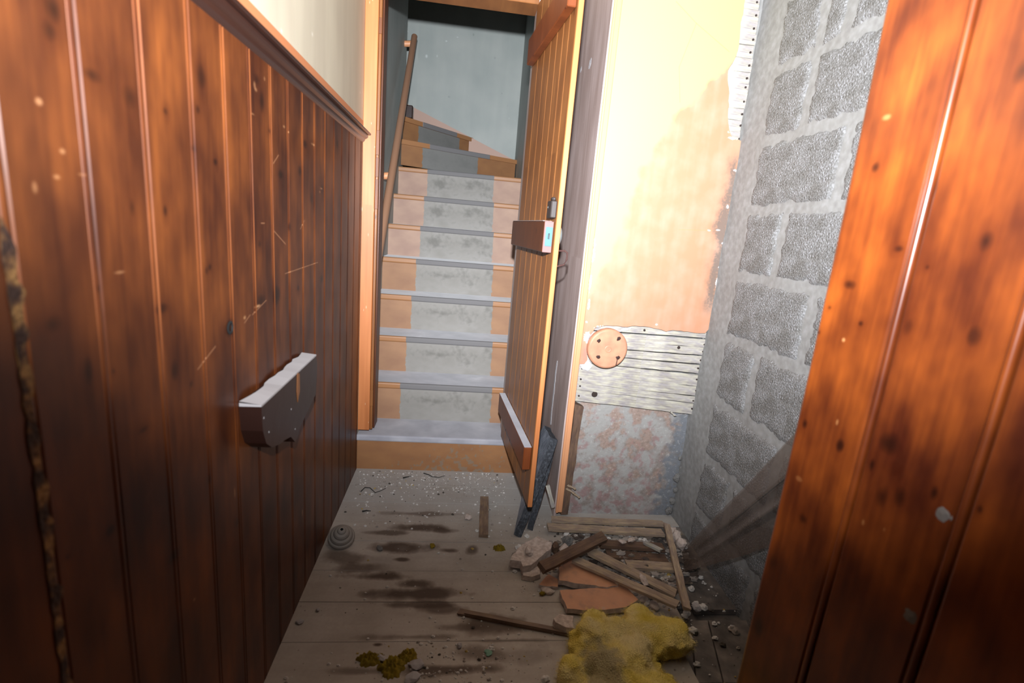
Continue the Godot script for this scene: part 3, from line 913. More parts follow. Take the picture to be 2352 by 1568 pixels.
# ---------------------------------------------------------------- stairs beyond the doorway
func _stairs() -> void:
	_slab("wall_stair_left", Vector3(-0.14, -0.1, -1.71), Vector3(-0.03, 3.7, 0.0), M.stair_paint, "narrow grey green wall left of the stairs, behind the handrail", "wall")
	_slab("wall_stair_right", Vector3(0.862, -0.1, -2.4), Vector3(1.0, 3.7, -0.5), M.stair_paint, "narrow grey green wall right of the stairs", "wall")
	_slab("wall_stair_back", Vector3(-1.3, -0.1, -2.4), Vector3(0.862, 3.7, -2.26), M.stair_paint, "pale grey green end wall above the turning steps", "wall")
	_slab("wall_stair_side", Vector3(-1.4, -0.1, -2.4), Vector3(-1.3, 3.7, -1.6), M.stair_paint, "wall where the stairs turn left, out of view", "wall")
	_slab("wall_stair_inner", Vector3(-1.3, -0.1, -1.71), Vector3(-0.14, 3.7, -1.62), M.stair_paint, "inner wall of the upper flight, out of view", "wall")
	_slab("ceiling_stair", Vector3(-1.4, 3.7, -2.4), Vector3(1.0, 3.8, 0.0), M.ceiling_white, "unlit ceiling high over the stairs", "ceiling")
	# door wall: piers beside the opening and the wall over it
	var wb := thing("wall_back", "wall round the stair doorway, cream plaster over the opening", "wall", Vector3(0.4, 0, -0.06), "", "structure")
	obj("pier", boxw(Vector3(-0.2, -0.1, -0.12), Vector3(0.0, 3.7, 0.0), 0.0), M.cream_paint, wb)
	obj("pier", boxw(Vector3(0.79, -0.05, -0.5), Vector3(0.918, 3.7, -0.45), 0.0), M.mauve_paint, wb)
	obj("side_panel", boxw(Vector3(0.80, 0.0, -0.5), Vector3(0.862, 3.7, -0.04), 0.0), M.mauve_paint, wb)
	obj("overdoor", boxw(Vector3(0.0, 2.2, -0.12), Vector3(0.918, 3.7, -0.002), 0.0), M.cream_paint, wb)
	# door frame
	var fr := thing("door_frame", "orange pine frame of the stair doorway, standing on the lowest tread", "door frame", Vector3(0.04, 0.2, -0.05), "", "structure")
	obj("jamb", boxw(Vector3(0.0005, 0.2, -0.12), Vector3(0.054, 2.2, 0.004), 0.002), M.frame_pine, fr)
	obj("door_stop", boxw(Vector3(0.0545, 0.2, -0.12), Vector3(0.066, 2.2, -0.008), 0.002), M.orange_pine, fr)
	obj("door_stop", boxw(Vector3(0.066, 0.2, -0.12), Vector3(0.073, 2.2, -0.03), 0.0015), M.ledge_paint, fr)
	obj("jamb", boxw(Vector3(0.70, 0.2, -0.12), Vector3(0.80, 2.2, 0.0), 0.002), M.mauve_paint, fr)
	obj("lintel", boxw(Vector3(0.0545, 2.112, -0.12), Vector3(0.70, 2.21, 0.003), 0.002), M.orange_pine, fr)
	for q in [[1.46, 1.56], [1.37, 1.45], [1.235, 1.36], [1.93, 1.99], [0.32, 0.4]]:
		obj("keeper_patch", boxw(Vector3(0.0545, q[0], -0.0085), Vector3(0.0675, q[1], -0.0045), 0.001), M.worn_pine if q[0] > 1.0 else M.orange_pine, fr)
	# steps: rise 0.198, going 0.213
	var stairs := thing("staircase", "steep painted wooden stairs with bare grey middles, turning left at the top", "stairs", Vector3(0.42, 0, -0.9), "", "structure")
	for k in range(1, 9):
		var top := 0.18 + (k - 1) * 0.198
		var z := 0.015 - (k - 1) * 0.213
		var xl := 0.0 if k == 1 else -0.03
		var xr := 0.79 if k == 1 else 0.862
		var back := z - 0.236
		if k == 8: back = -2.26
		# riser under this nosing
		var rs := obj("riser", boxw(Vector3(xl, -0.2, -0.024), Vector3(xr, -0.028, -0.007), 0.0005), M["riser_%d" % (0 if k == 1 else 1 if k <= 5 else 2)], stairs, Vector3(0, top, z))
		_tread(stairs, top, z, back, xl, xr, k == 1)
	# winders
	var t9 := 1.764
	var n9 := [Vector2(-0.03, -1.585), Vector2(0.862, -2.07)]
	_winder(stairs, t9, n9, [Vector2(0.862, -2.26), Vector2(-0.03, -2.26)])
	var t10 := 1.93
	var n10 := [Vector2(-0.03, -1.64), Vector2(0.49, -2.26)]
	_winder(stairs, t10, n10, [Vector2(-0.03, -2.26)])
	# slanting skirting on the end wall
	var sk := [Vector2(-0.092,2.144), Vector2(0.843,1.788), Vector2(0.859,1.594), Vector2(-0.08,1.825)]
	var o := obj("trim_2", prism(PackedVector2Array(sk), "z", -2.245, 0.014, M.pink_paint, M.nosing_tan), null)
	tag(o, "slanting pink painted skirting along the end wall of the stairs", "skirting", "", "structure")
	# dark newel foot in the corner
	tag(obj("newel_post", boxw(Vector3(-0.032, 1.93, -1.76), Vector3(0.03, 2.02, -1.70), 0.006), M.dark_brown), "small dark newel stub beside the top winder step", "newel post", "", "structure")
	# handrail
	var h := thing("handrail", "round brown wooden handrail rising along the left stair wall", "handrail", Vector3(0.03,1.072,-0.274))
	var a: Vector3 = Vector3(0.03,0.907,-0.196)
	var b: Vector3 = Vector3(0.03,2.451,-1.626)
	var pts := []
	for i in 13: pts.append(a.lerp(b, i / 12.0))
	obj("pole", tube(pts, 0.021, 0.021, 14), M.rail_wood, h)
	for f in [0.97, 0.35]:
		var p: Vector3 = a.lerp(b, f)
		obj("bracket", tube([Vector3(-0.034, p.y - 0.02, p.z), Vector3(p.x, p.y - 0.012, p.z)], 0.02, 0.02, 12), M.peach_wood, h)

func _tread(parent: Node, top: float, z: float, back: float, xl: float, xr: float, first: bool) -> void:
	# rounded nose; the top is dusty, the nose painted at both ends and worn in the middle
	var prof := [Vector2(z - 0.012, top), Vector2(z - 0.005, top - 0.0008), Vector2(z - 0.0015, top - 0.003), Vector2(z, top - 0.008), Vector2(z, top - 0.024), Vector2(z - 0.0015, top - 0.0285), Vector2(z - 0.004, top - 0.031), Vector2(z - 0.006, top - 0.032), Vector2(back, top - 0.032)]
	var s := st()
	face(s, [Vector3(xl, top, back), Vector3(xr, top, back), Vector3(xr, top, z - 0.012), Vector3(xl, top, z - 0.012)], Vector3.UP)
	for x in [xl, xr]:
		var c := [Vector3(x, top, back)]
		for p: Vector2 in prof: c.append(Vector3(x, p.y, p.x))
		face(s, c, Vector3(signf(x - 0.3), 0, 0))
	var mesh: ArrayMesh = s.commit()
	mesh.surface_set_material(0, M.tread_dust)
	for seg in ([[xl, xr, "nosing_dusty"]] if first else [[xl, 0.172, "nosing_tan"], [0.172, 0.65, "nosing_worn"], [0.65, xr, "nosing_tan"]]):
		var e := st()
		for k in prof.size() - 1:
			var p: Vector2 = prof[k]
			var q: Vector2 = prof[k + 1]
			face(e, [Vector3(seg[0], p.y, p.x), Vector3(seg[1], p.y, p.x), Vector3(seg[1], q.y, q.x), Vector3(seg[0], q.y, q.x)], Vector3(0, (p.y + q.y) / 2 - top + 0.016, (p.x + q.x) / 2 - z + 0.012 if k < 7 else 0.0))
		e.commit(mesh)
		mesh.surface_set_material(mesh.get_surface_count() - 1, M.tread_dust if seg[2] == "nosing_dusty" else M[seg[2]])
	obj("tread", mesh, null, parent)

func _winder(parent: Node, top: float, nose: Array, rest: Array) -> void:
	var a: Vector2 = nose[0]
	var b: Vector2 = nose[1]
	var poly := PackedVector2Array([a, b])
	for p: Vector2 in rest: poly.append(p)
	obj("tread", prism(poly, "y", top, 0.032, M.tread_dust, M.nosing_tan), null, parent)
	# riser set back under the nosing, on its own axes
	var dir := (b - a).normalized()
	var nrm := Vector2(-dir.y, dir.x)      # towards the camera
	if nrm.y < 0: nrm = -nrm
	var len_ := a.distance_to(b)
	var bas := Basis(Vector3(dir.x, 0, dir.y), Vector3.UP, Vector3(nrm.x, 0, nrm.y))
	var o := Vector3(a.x, top, a.y) - Vector3(nrm.x, 0, nrm.y) * 0.016
	obj("riser", boxw(Vector3(0.0, -0.175, -0.016), Vector3(len_, -0.031, 0.0), 0.0005), M.riser_3, parent, o, bas)
	var mid0 := 0.22 * len_ if len_ > 0.9 else 0.25 * len_
	var mid1 := 0.74 * len_
	obj("worn_nosing", boxw(Vector3(mid0, -0.033, 0.012), Vector3(mid1, 0.0008, 0.019), 0.003), M.nosing_worn, parent, o, bas)

# ---------------------------------------------------------------- the stair door, open towards the camera
func _stair_door() -> void:
	var hx := Vector3(0.693, 0, 0.006)
	var dirv := (Vector3(0.744, 0, 0.654) - hx).normalized()
	var bas := Basis(dirv, Vector3.UP, Vector3(dirv.x * 0 - dirv.z, 0, dirv.x))      # x along the leaf from the hinge, z out of the face that looks left
	var d := thing("door_1", "orange boarded stair door standing open, three ledges across its inner face", "door", hx + Vector3(0, 0.2, 0), "", "structure")
	var put := func(called: String, mesh: Mesh, m: Material, par: Node) -> MeshInstance3D: return obj(called, mesh, m, par, hx, bas)
	var joints := [0.0, 0.112, 0.225, 0.325, 0.415, 0.497, 0.57, 0.648]
	for i in joints.size() - 1:
		var lo := Vector3(joints[i] + 0.0002, 0.201, -0.017)
		var hi := Vector3(joints[i + 1] - 0.0002, 2.105, 0.0)
		put.call("door_board", boxw(lo, hi, 0.0008), M.orange_pine, d)
		# bead beside the joint
		put.call("bead", boxw(Vector3(joints[i + 1] - 0.006, 0.21, -0.002), Vector3(joints[i + 1] - 0.003, 2.1, 0.0006), 0.0006), M.orange_pine, d)
	put.call("edge_strip", boxw(Vector3(0.6482, 0.201, -0.017), Vector3(0.6515, 2.105, 0.0), 0.0015), M.frame_pine, d)
	var lo_ledge: Node = put.call("ledge", boxw(Vector3(0.03, 0.342, 0.0005), Vector3(0.632, 0.432, 0.03), 0.003), M.ledge_orange, d)
	put.call("ledge_dust", boxw(Vector3(0.031, 0.4318, 0.002), Vector3(0.631, 0.4334, 0.0295), 0.0005), M.tread_dust, lo_ledge)
	var mid: Node = put.call("ledge", boxw(Vector3(0.03, 1.133, 0.0005), Vector3(0.628, 1.236, 0.034), 0.003), M.ledge_paint, d)
	put.call("ledge_dust", boxw(Vector3(0.031, 1.2358, 0.002), Vector3(0.6, 1.2374, 0.0335), 0.0005), M.broken_white, mid)
	put.call("worn_end", boxw(Vector3(0.6282, 1.134, 0.003), Vector3(0.6305, 1.235, 0.0335), 0.001), mat("worn_pink", Color(0.45, 0.335, 0.325), 0.7), mid)
	put.call("ledge", boxw(Vector3(0.03, 1.868, 0.0005), Vector3(0.632, 1.965, 0.03), 0.003), M.ledge_orange, d)
	# lock plate let into the end of the middle ledge, painted blue
	var pl: Node = put.call("lock_plate", boxw(Vector3(0.6306, 1.155, 0.005), Vector3(0.633, 1.217, 0.028), 0.001), M.blue_metal, d)
	tag(pl, "small blue painted lock plate")
	put.call("keyhole", boxw(Vector3(0.6331, 1.178, 0.0135), Vector3(0.6336, 1.197, 0.0195), 0.0002), M.black_hole, pl)
	put.call("bolt_tongue", boxw(Vector3(0.6337, 1.179, 0.0155), Vector3(0.635, 1.196, 0.0172), 0.0003), M.grey_metal, pl)
	# dark bolt above the ledge
	var sn: Node = put.call("bolt_case", boxw(Vector3(0.585, 1.247, 0.0005), Vector3(0.64, 1.302, 0.02), 0.003), M.dark_metal, d)
	put.call("bolt_knob", boxw(Vector3(0.602, 1.302, 0.003), Vector3(0.63, 1.314, 0.016), 0.004), M.dark_metal, sn)
	put.call("screw", boxw(Vector3(0.594, 1.278, 0.02), Vector3(0.6, 1.284, 0.0212), 0.0008), M.grey_metal, sn)
	# on the far face: round latch plate and a rusty drop handle
	var lp: MeshInstance3D = obj("latch_plate", lathe([Vector2(0.0001, 0), Vector2(0.034, 0.0), Vector2(0.034, 0.004), Vector2(0.028, 0.011), Vector2(0.0001, 0.012)], 24), M.grey_metal, d, hx + dirv * 0.605 + Vector3(0, 1.192, 0) - bas.z * 0.017, Basis(bas.x, -bas.z, bas.x.cross(-bas.z)))
	var hp := []
	for q in [[0.625, 1.142, -0.016], [0.63, 1.144, -0.044], [0.632, 1.138, -0.053], [0.632, 1.115, -0.053], [0.63, 1.098, -0.046], [0.626, 1.088, -0.016]]:
		hp.append(hx + dirv * q[0] + Vector3(0, q[1], 0) + bas.z * q[2])
	obj("drop_handle", tube(hp, 0.003, 0.003, 8), M.rust, d)
	for y in [0.39, 1.915]:
		put.call("hinge", boxw(Vector3(-0.004, y - 0.04, -0.021), Vector3(0.006, y + 0.04, -0.0172), 0.001), M.dark_metal, d)

# ---------------------------------------------------------------- plaster bay right of the door
func _plaster_bay() -> void:
	var w := thing("wall_bay", "wall bay right of the stair door, peach and yellow plaster broken away over laths", "wall", Vector3(1.2, 0, 0.3), "", "structure")
	obj("masonry", boxw(Vector3(0.918, -0.1, -0.5), Vector3(1.7, 3.7, 0.352), 0.0), M.mortar, w)
	obj("pink_render", boxw(Vector3(0.935, -0.02, 0.352), Vector3(1.47, 0.56, 0.36), 0.002), M.pink_wall, w)
	obj("stud", lath(0.53, 0.034, 0.03, 201, 0.004, 0.02), M.lath_dark, w, Vector3(0.962, 0.26, 0.372), Basis(Vector3(0.02, 1, 0), Vector3(0, 0, 1), Vector3(1, 0, 0)))
	# panelled reveal between the door and the bay
	obj("reveal_board", boxw(Vector3(0.908, -0.02, -0.45), Vector3(0.9185, 2.6, 0.402), 0.001), M.mauve_paint, w)
	var crack := []
	for q: Vector2 in [Vector2(0.149,0.637), Vector2(0.145,0.587), Vector2(0.145,0.549), Vector2(0.151,0.499), Vector2(0.149,0.445), Vector2(0.146,0.39), Vector2(0.158,0.33), Vector2(0.134,0.32), Vector2(0.127,0.383), Vector2(0.125,0.436), Vector2(0.128,0.491), Vector2(0.126,0.543), Vector2(0.122,0.58), Vector2(0.135,0.633)]: crack.append(q)
	obj("cracked_filler", prism(ragged(crack, 0.012, 0.0022, 46), "x", 0.9072, 0.0008, M.plaster_edge, M.plaster_edge), null, w)
	for q in [[0.149, 1.87, 0.02, 0.017, 1], [-0.022, 1.895, 0.014, 0.01, 1]]: obj("paint_chip", lump(Vector3(0.001, q[3] * 2.2, q[2] * 2.2), 47, 0.3), M.plaster_edge, w, Vector3(0.9077, q[1], q[0]))
	var tr := thing("trim_3", "thin peach corner bead beside the broken plaster bay", "corner bead", Vector3(0.925, 0, 0.41), "", "structure")
	obj("bead", tube([Vector3(0.9195, 0.03, 0.4045), Vector3(0.9195, 1.2, 0.4045), Vector3(0.9195, 2.6, 0.4045)], 0.0062, 0.0062, 12), M.peach_wood, tr)
	obj("cover_strip", boxw(Vector3(0.921, 0.03, 0.352), Vector3(0.9415, 2.6, 0.409), 0.0025), M.peach_wood, tr)
	# laths: [left y, right y, height], the ends where the photograph shows them
	var rows := []
	var ry := [Vector2(1.479,0.825), Vector2(1.477,0.792), Vector2(1.472,0.756), Vector2(1.47,0.718), Vector2(1.472,0.675), Vector2(1.476,0.62), Vector2(1.473,0.581), Vector2(1.474,0.543), Vector2(1.476,0.496)]
	var ly := [Vector2(0.928,0.829), Vector2(0.93,0.797), Vector2(0.932,0.765), Vector2(0.934,0.731), Vector2(0.936,0.697), Vector2(0.94,0.647), Vector2(0.941,0.608), Vector2(0.942,0.581), Vector2(0.944,0.532)]
	for i in ry.size() - 1: rows.append([ly[i].y, ly[i + 1].y, ry[i].y, ry[i + 1].y, ry[i].x])
	rows.append([ly[0].y + 0.048, ly[0].y + 0.003, ry[0].y + 0.052, ry[0].y + 0.003, 1.486])
	rows.append([ly[0].y + 0.09, ly[0].y + 0.052, ry[0].y + 0.088, ry[0].y + 0.056, 1.489])
	var top := [Vector2(1.45,2.08), Vector2(1.455,2.037), Vector2(1.457,1.999), Vector2(1.459,1.959), Vector2(1.459,1.924), Vector2(1.462,1.879), Vector2(1.462,1.835), Vector2(1.464,1.794), Vector2(1.465,1.762), Vector2(1.467,1.71), Vector2(1.468,1.669), Vector2(1.473,1.628), Vector2(1.474,1.587)]
	for i in top.size() - 1: rows.append([top[i].y + 0.006, top[i + 1].y + 0.006, top[i].y, top[i + 1].y, top[i].x])
	var r := RandomNumberGenerator.new()
	r.seed = 31
	for k in rows.size():
		var q: Array = rows[k]
		var ya: float = (q[0] + q[1]) / 2
		var yb: float = (q[2] + q[3]) / 2
		var hh: float = minf(q[0] - q[1], q[2] - q[3]) + [0.0008, 0.0, -0.003, 0.0006, -0.0018, 0.001][k % 6]
		var xl := 0.944 if k < 10 else 1.2
		if k >= 10: ya = lerpf(ya, yb, 0.5)
		var a := Vector3(xl, ya, 0.382)
		var b := Vector3(q[4] - 0.002 + r.randf_range(-0.002, 0.002), yb, 0.382)
		var lt := obj("lath", lath(a.distance_to(b), hh, 0.0085, 300 + k, 0.0012, 0.002), M.lath_wood, w, (a + b) / 2 + Vector3(0, 0, r.randf_range(-0.0015, 0.0015)), along(a, b, Vector3(0, 0, 1)))
		var ns := [0.012] if k >= 10 else [0.014, a.distance_to(b) - 0.016]
		for e: float in ns:
			var c := b.lerp(a, e / a.distance_to(b)) + Vector3(0, r.randf_range(-0.006, 0.006), 0.0052)
			obj("nail", lathe([Vector2(0.004, -0.003), Vector2(0.004, 0.001), Vector2(0.0001, 0.0018)], 8), M.nail_rust, lt, c, Basis(Vector3(1, 0, 0), Vector3(0, 0, 1), Vector3(0, -1, 0)))
	for q in [[1.026, 0.564, 0.013, 0.013, 1], [1.199, 0.847, 0.005, 0.007, 1], [1.355, 0.784, 0.007, 0.007, 1]]:
		obj("knot", lathe([Vector2(q[2], -0.002), Vector2(q[2] * 0.9, 0.0006), Vector2(0.0001, 0.001)], 12), M.nail_rust, w, Vector3(q[0], q[1], 0.387), Basis(Vector3(1, 0, 0), Vector3(0, 0, 1), Vector3(0, -1, 0)))
	# splinter hanging from the lowest lath
	obj("splinter", lath(0.04, 0.006, 0.004, 401), M.lath_wood, w, Vector3(1.374,0.497,0.39), along(Vector3(1.359,0.504,0.39), Vector3(1.387,0.485,0.395), Vector3(0, 0, 1)))
	# plaster coat with its broken lower and right edge
	var low := [Vector2(0.943,0.693), Vector2(0.963,0.695), Vector2(0.974,0.713), Vector2(0.966,0.76), Vector2(0.968,0.805), Vector2(0.991,0.848), Vector2(1.033,0.859), Vector2(1.119,0.858), Vector2(1.14,0.864), Vector2(1.201,0.865), Vector2(1.265,0.856), Vector2(1.284,0.85), Vector2(1.311,0.858), Vector2(1.361,0.855), Vector2(1.425,0.852), Vector2(1.451,0.854), Vector2(1.461,0.869), Vector2(1.49,0.898), Vector2(1.496,0.935), Vector2(1.495,0.992), Vector2(1.486,1.079), Vector2(1.479,1.147), Vector2(1.473,1.215), Vector2(1.474,1.249), Vector2(1.481,1.291), Vector2(1.485,1.398), Vector2(1.479,1.501), Vector2(1.475,1.564), Vector2(1.476,1.595)]
	var mid := [Vector2(1.457,1.596), Vector2(1.427,1.604), Vector2(1.409,1.626), Vector2(1.4,1.65), Vector2(1.39,1.7), Vector2(1.384,1.752), Vector2(1.37,1.794), Vector2(1.365,1.83)]
	var up := [Vector2(1.381,1.864), Vector2(1.388,1.893), Vector2(1.389,1.926), Vector2(1.384,1.975), Vector2(1.386,2.017), Vector2(1.384,2.065)]
	var poly := PackedVector2Array()
	poly.append(Vector2(0.942, low[0].y))
	for p in ragged(low, 0.014, 0.0018, 41, false): poly.append(p)
	for p in ragged(mid, 0.014, 0.0022, 42, false): poly.append(p)
	for p in ragged(up, 0.014, 0.0022, 43, false): poly.append(p)
	poly.append(Vector2(up[up.size() - 1].x + 0.015, 2.34))
	poly.append(Vector2(0.942, 2.34))
	obj("plaster_coat", prism(poly, "z", 0.4, 0.012, M.plaster_front, M.plaster_edge, 0.0, 0.001, 44), null, w)
	# torn paper-thin flakes of plaster on the break
	for q in [[Vector2(0.941,0.699), Vector2(0.975,0.714), Vector2(1,0.689), Vector2(0.985,0.666), Vector2(0.959,0.672)], [Vector2(1.105,0.851), Vector2(1.137,0.857), Vector2(1.137,0.848), Vector2(1.118,0.841), Vector2(1.093,0.836)]]:
		var a: Array = q
		obj("plaster_flake", prism(ragged(a, 0.006, 0.001, 45), "z", 0.394, 0.005, M.plaster_edge, M.plaster_edge), null, w)
	# broken strips of stud and lath at the lower left
	for q in [[Vector3(0.953,0.152,0.385), Vector3(0.995,0.137,0.4)], [Vector3(0.95,0.137,0.385), Vector3(0.99,0.116,0.4)], [Vector3(0.987,0.111,0.38), Vector3(1.017,0.096,0.4)]]:
		obj("splinter", lath(q[0].distance_to(q[1]), 0.008, 0.005, 402), M.lath_floor, w, (q[0] + q[1]) / 2, along(q[0], q[1], Vector3(0, 0, 1)))
	# stones in the broken corner
	var k2 := 0
	for q in [[Vector3(1.454,0.189,0.37), 0.04], [Vector3(1.467,0.238,0.37), 0.024], [Vector3(1.456,0.131,0.37), 0.026], [Vector3(1.451,0.285,0.37), 0.02], [Vector3(1.45,0.077,0.37), 0.03], [Vector3(1.44,0.029,0.37), 0.034], [Vector3(1.49,0.143,0.37), 0.018], [Vector3(1.485,0.352,0.37), 0.02]]:
		obj("corner_stone", lump(Vector3(1, 1.1, 0.7) * q[1], 500 + k2, 0.16), M.rubble_stone, w, q[0])
		k2 += 1
	# wooden disc that once carried a fitting
	var c := Vector3(1.044,0.769,0.43)
	var disc := thing("wooden_disc", "round peach painted wooden block with four rusty screw holes on the laths", "wooden block", Vector3(c.x, c.y, 0.43))
	var zb := Basis(Vector3(1, 0, 0), Vector3(0, 0, 1), Vector3(0, -1, 0))
	var peach := tri(mat("disc_paint", Color.WHITE, 0.55, noise_tex(71, 0.02, 128, [[0.0, Color(0.66, 0.46, 0.36)], [1.0, Color(0.75, 0.54, 0.42)]])), 6.0)
	obj("block", lathe([Vector2(0.0001, -0.033), Vector2(0.079, -0.033), Vector2(0.081, -0.026), Vector2(0.081, -0.008), Vector2(0.078, -0.003), Vector2(0.073, 0.0), Vector2(0.014, 0.0), Vector2(0.011, 0.0012), Vector2(0.009, 0.0004), Vector2(0.0001, 0.0004)], 48), peach, disc, Vector3(c.x, c.y, 0.43), zb)
	for q in [[1.002, 0.802, 0.009, 0.009, 1], [1.081, 0.814, 0.009, 0.009, 1], [1.009, 0.736, 0.009, 0.009, 1], [1.089, 0.737, 0.009, 0.009, 1]]:
		var h := obj("screw_hole", lump(Vector3(0.016, 0.016, 0.0036), int(q[0] * 9000), 0.35), M.rust, disc, Vector3(q[0], q[1], 0.43))
		obj("screw", lathe([Vector2(0.0035, 0), Vector2(0.0034, 0.0024), Vector2(0.0001, 0.003)], 10), M.nail_rust, h, Vector3(q[0], q[1], 0.43), zb)
	obj("rust_run", prism(PackedVector2Array([Vector2(1.086,0.734), Vector2(1.089,0.734), Vector2(1.087,0.705), Vector2(1.083,0.704)]), "z", 0.4306, 0.0006, M.rust, M.rust), null, disc)

# ---------------------------------------------------------------- stone wall at the right
func _stone_wall() -> void:
	var w := thing("wall_right", "grey concrete block wall with pale mortar joints, right of the bay", "wall", Vector3(1.6, 0, 1.0), "", "structure")
	obj("mortar_bed", sheet(70, 90, func(u: float, v: float) -> Vector3:
		var z := lerpf(0.3, 2.4, u)
		var y := lerpf(-0.05, 2.6, v)
		return Vector3(1.4605 + 0.003 * sin(z * 23 + y * 7) * sin(y * 19 - z * 5), y, z), true), M.mortar, w)
	obj("masonry", boxw(Vector3(1.47, -0.1, 0.3), Vector3(1.7, 2.6, 4.2), 0.0), M.mortar, w)
	obj("corner_fillet", tube([Vector3(1.476, 0.62, 0.36), Vector3(1.470, 0.8, 0.366), Vector3(1.467, 1.2, 0.372), Vector3(1.466, 2.6, 0.37)], 0.008, 0.015, 10), M.mortar, w)
	var ys := [0.155, 0.383, 0.62, 0.872, 1.104, 1.338, 1.568, 1.793, 2.02, 2.25, 2.48]
	var nz := FastNoiseLite.new()
	nz.seed = 17
	nz.frequency = 16.0
	nz.fractal_octaves = 3
	for i in ys.size():
		var y1: float = ys[i] - 0.011
		var y0: float = (ys[i - 1] if i else -0.075) + 0.011
		var cuts := [0.53, 0.965, 1.4, 1.84] if i % 2 == 0 else [0.53, 0.757, 1.19, 1.63, 2.07]
		if i == 8: cuts = [0.53, 0.757, 0.865, 1.29, 1.73]
		for k in cuts.size() - 1:
			var z0: float = cuts[k] + 0.013
			var z1: float = cuts[k + 1] - 0.013
			var nx := int((z1 - z0) / 0.011)
			var f := func(u: float, v: float) -> Vector3:
				var z := lerpf(z0, z1, u)
				var y := lerpf(y0, y1, v)
				var edge := minf(minf(z - z0, z1 - z), minf(y - y0, y1 - y))
				var n := nz.get_noise_2d(z, y)
				var n2 := nz.get_noise_2d(z * 3.1 + 5, y * 3.1)
				return Vector3(1.4665 - 0.0125 * smoothstep(-0.002, 0.016, edge + n * 0.013) + n2 * 0.0028, y, z)
			obj("block", sheet(nx, 18, f, true), M.block_stone, w)

# ---------------------------------------------------------------- the pine door close to the camera
func _pine_door() -> void:
	var e := Vector3(1.098, 0, 1.453)
	var dv := Vector3(sin(deg_to_rad(10)), 0, cos(deg_to_rad(10)))
	var bas := Basis(dv, Vector3.UP, Vector3(-dv.z, 0, dv.x))      # x from the free edge to the hinge, z out of the face that looks left
	var d := thing("door_2", "near varnished knotty pine door of wide beaded boards, opened against the right side", "door", e + dv * 0.7, "", "structure")
	var joints := [0.0, 0.142, 0.297, 0.452, 0.607, 0.762]
	for i in 5:
		var z0: float = joints[i]
		var z1: float = joints[i + 1]
		var s := st()
		var prof: Array[Vector2] = []
		if i == 0: prof.append_array([Vector2(0.0, -0.03), Vector2(0.0, -0.006), Vector2(0.0018, -0.0018), Vector2(0.006, 0.0)])
		else: prof.append_array([Vector2(z0, -0.03), Vector2(z0, -0.006), Vector2(z0 + 0.004, -0.001), Vector2(z0 + 0.006, 0.0)])
		prof.append(Vector2(z1 - 0.0165, 0.0))
		prof.append(Vector2(z1 - 0.014, -0.004))
		for k in 7:
			var a := PI * k / 6.0
			prof.append(Vector2(z1 - 0.0075 - cos(a) * 0.006, -0.0045 + sin(a) * 0.005))
		prof.append(Vector2(z1 - 0.0004, -0.03))
		for k in prof.size() - 1:
			var a := prof[k]
			var b := prof[k + 1]
			var dd := b - a
			# a shallow warp: the leaf stands a few millimetres out at mid height
			for j in 6:
				var ya := 0.012 + 1.96 * j / 6.0
				var yb := 0.012 + 1.96 * (j + 1) / 6.0
				var wp := func(y: float) -> float: return 0.011 * sin(PI * clampf((y - 0.1) / 1.7, 0, 1))
				var q := [Vector3(a.x + wp.call(ya), ya, a.y), Vector3(b.x + wp.call(ya), ya, b.y), Vector3(b.x + wp.call(yb), yb, b.y), Vector3(a.x + wp.call(yb), yb, a.y)]
				var out := Vector3(-dd.y, 0, dd.x)
				if k >= prof.size() - 9 and k < prof.size() - 2:
					var cc := func(p: Vector3) -> Vector3: return Vector3(z1 - 0.0075 + wp.call(p.y), p.y, -0.0045)
					sface(s, q, [cc.call(q[0]), cc.call(q[1]), cc.call(q[2]), cc.call(q[3])], out)
				else:
					face(s, q, out)
		# top, foot and back
		for y in [0.012, 1.972]:
			face(s, [Vector3(z0, y, -0.03), Vector3(z1, y, -0.03), Vector3(z1, y, -0.006), Vector3(z0, y, -0.006)], Vector3(0, y - 1, 0))
		face(s, [Vector3(z0, 0.012, -0.03), Vector3(z1, 0.012, -0.03), Vector3(z1, 1.972, -0.03), Vector3(z0, 1.972, -0.03)], Vector3(0, 0, -1))
		obj("door_board", _uv_local(s), M.door_pine, d, e, bas)
	# two chips out of the bead, bare and grey
	for q in [[0.281, 0.855, 0.012, 0.013, 1], [0.279, 0.682, 0.011, 0.013, 1]]:
		obj("chip", lump(Vector3(maxf(0.016, q[2] * 1.7), q[3] * 1.7, 0.004), 700 + int(q[1] * 100), 0.22), mat("chip_grey", Color(0.36, 0.33, 0.31), 0.8), d, e + dv * q[0] + Vector3(0, q[1], 0) + bas.z * -0.0005, bas)

func _uv_local(s: SurfaceTool) -> ArrayMesh:      # u along the leaf, v down it, whatever way a face looks
	var mesh: ArrayMesh = s.commit()
	var a := mesh.surface_get_arrays(0)
	var v: PackedVector3Array = a[Mesh.ARRAY_VERTEX]
	var uv := PackedVector2Array()
	for p in v: uv.append(Vector2(p.x, -p.y))
	a[Mesh.ARRAY_TEX_UV] = uv
	var o := ArrayMesh.new()
	o.add_surface_from_arrays(Mesh.PRIMITIVE_TRIANGLES, a)
	return o

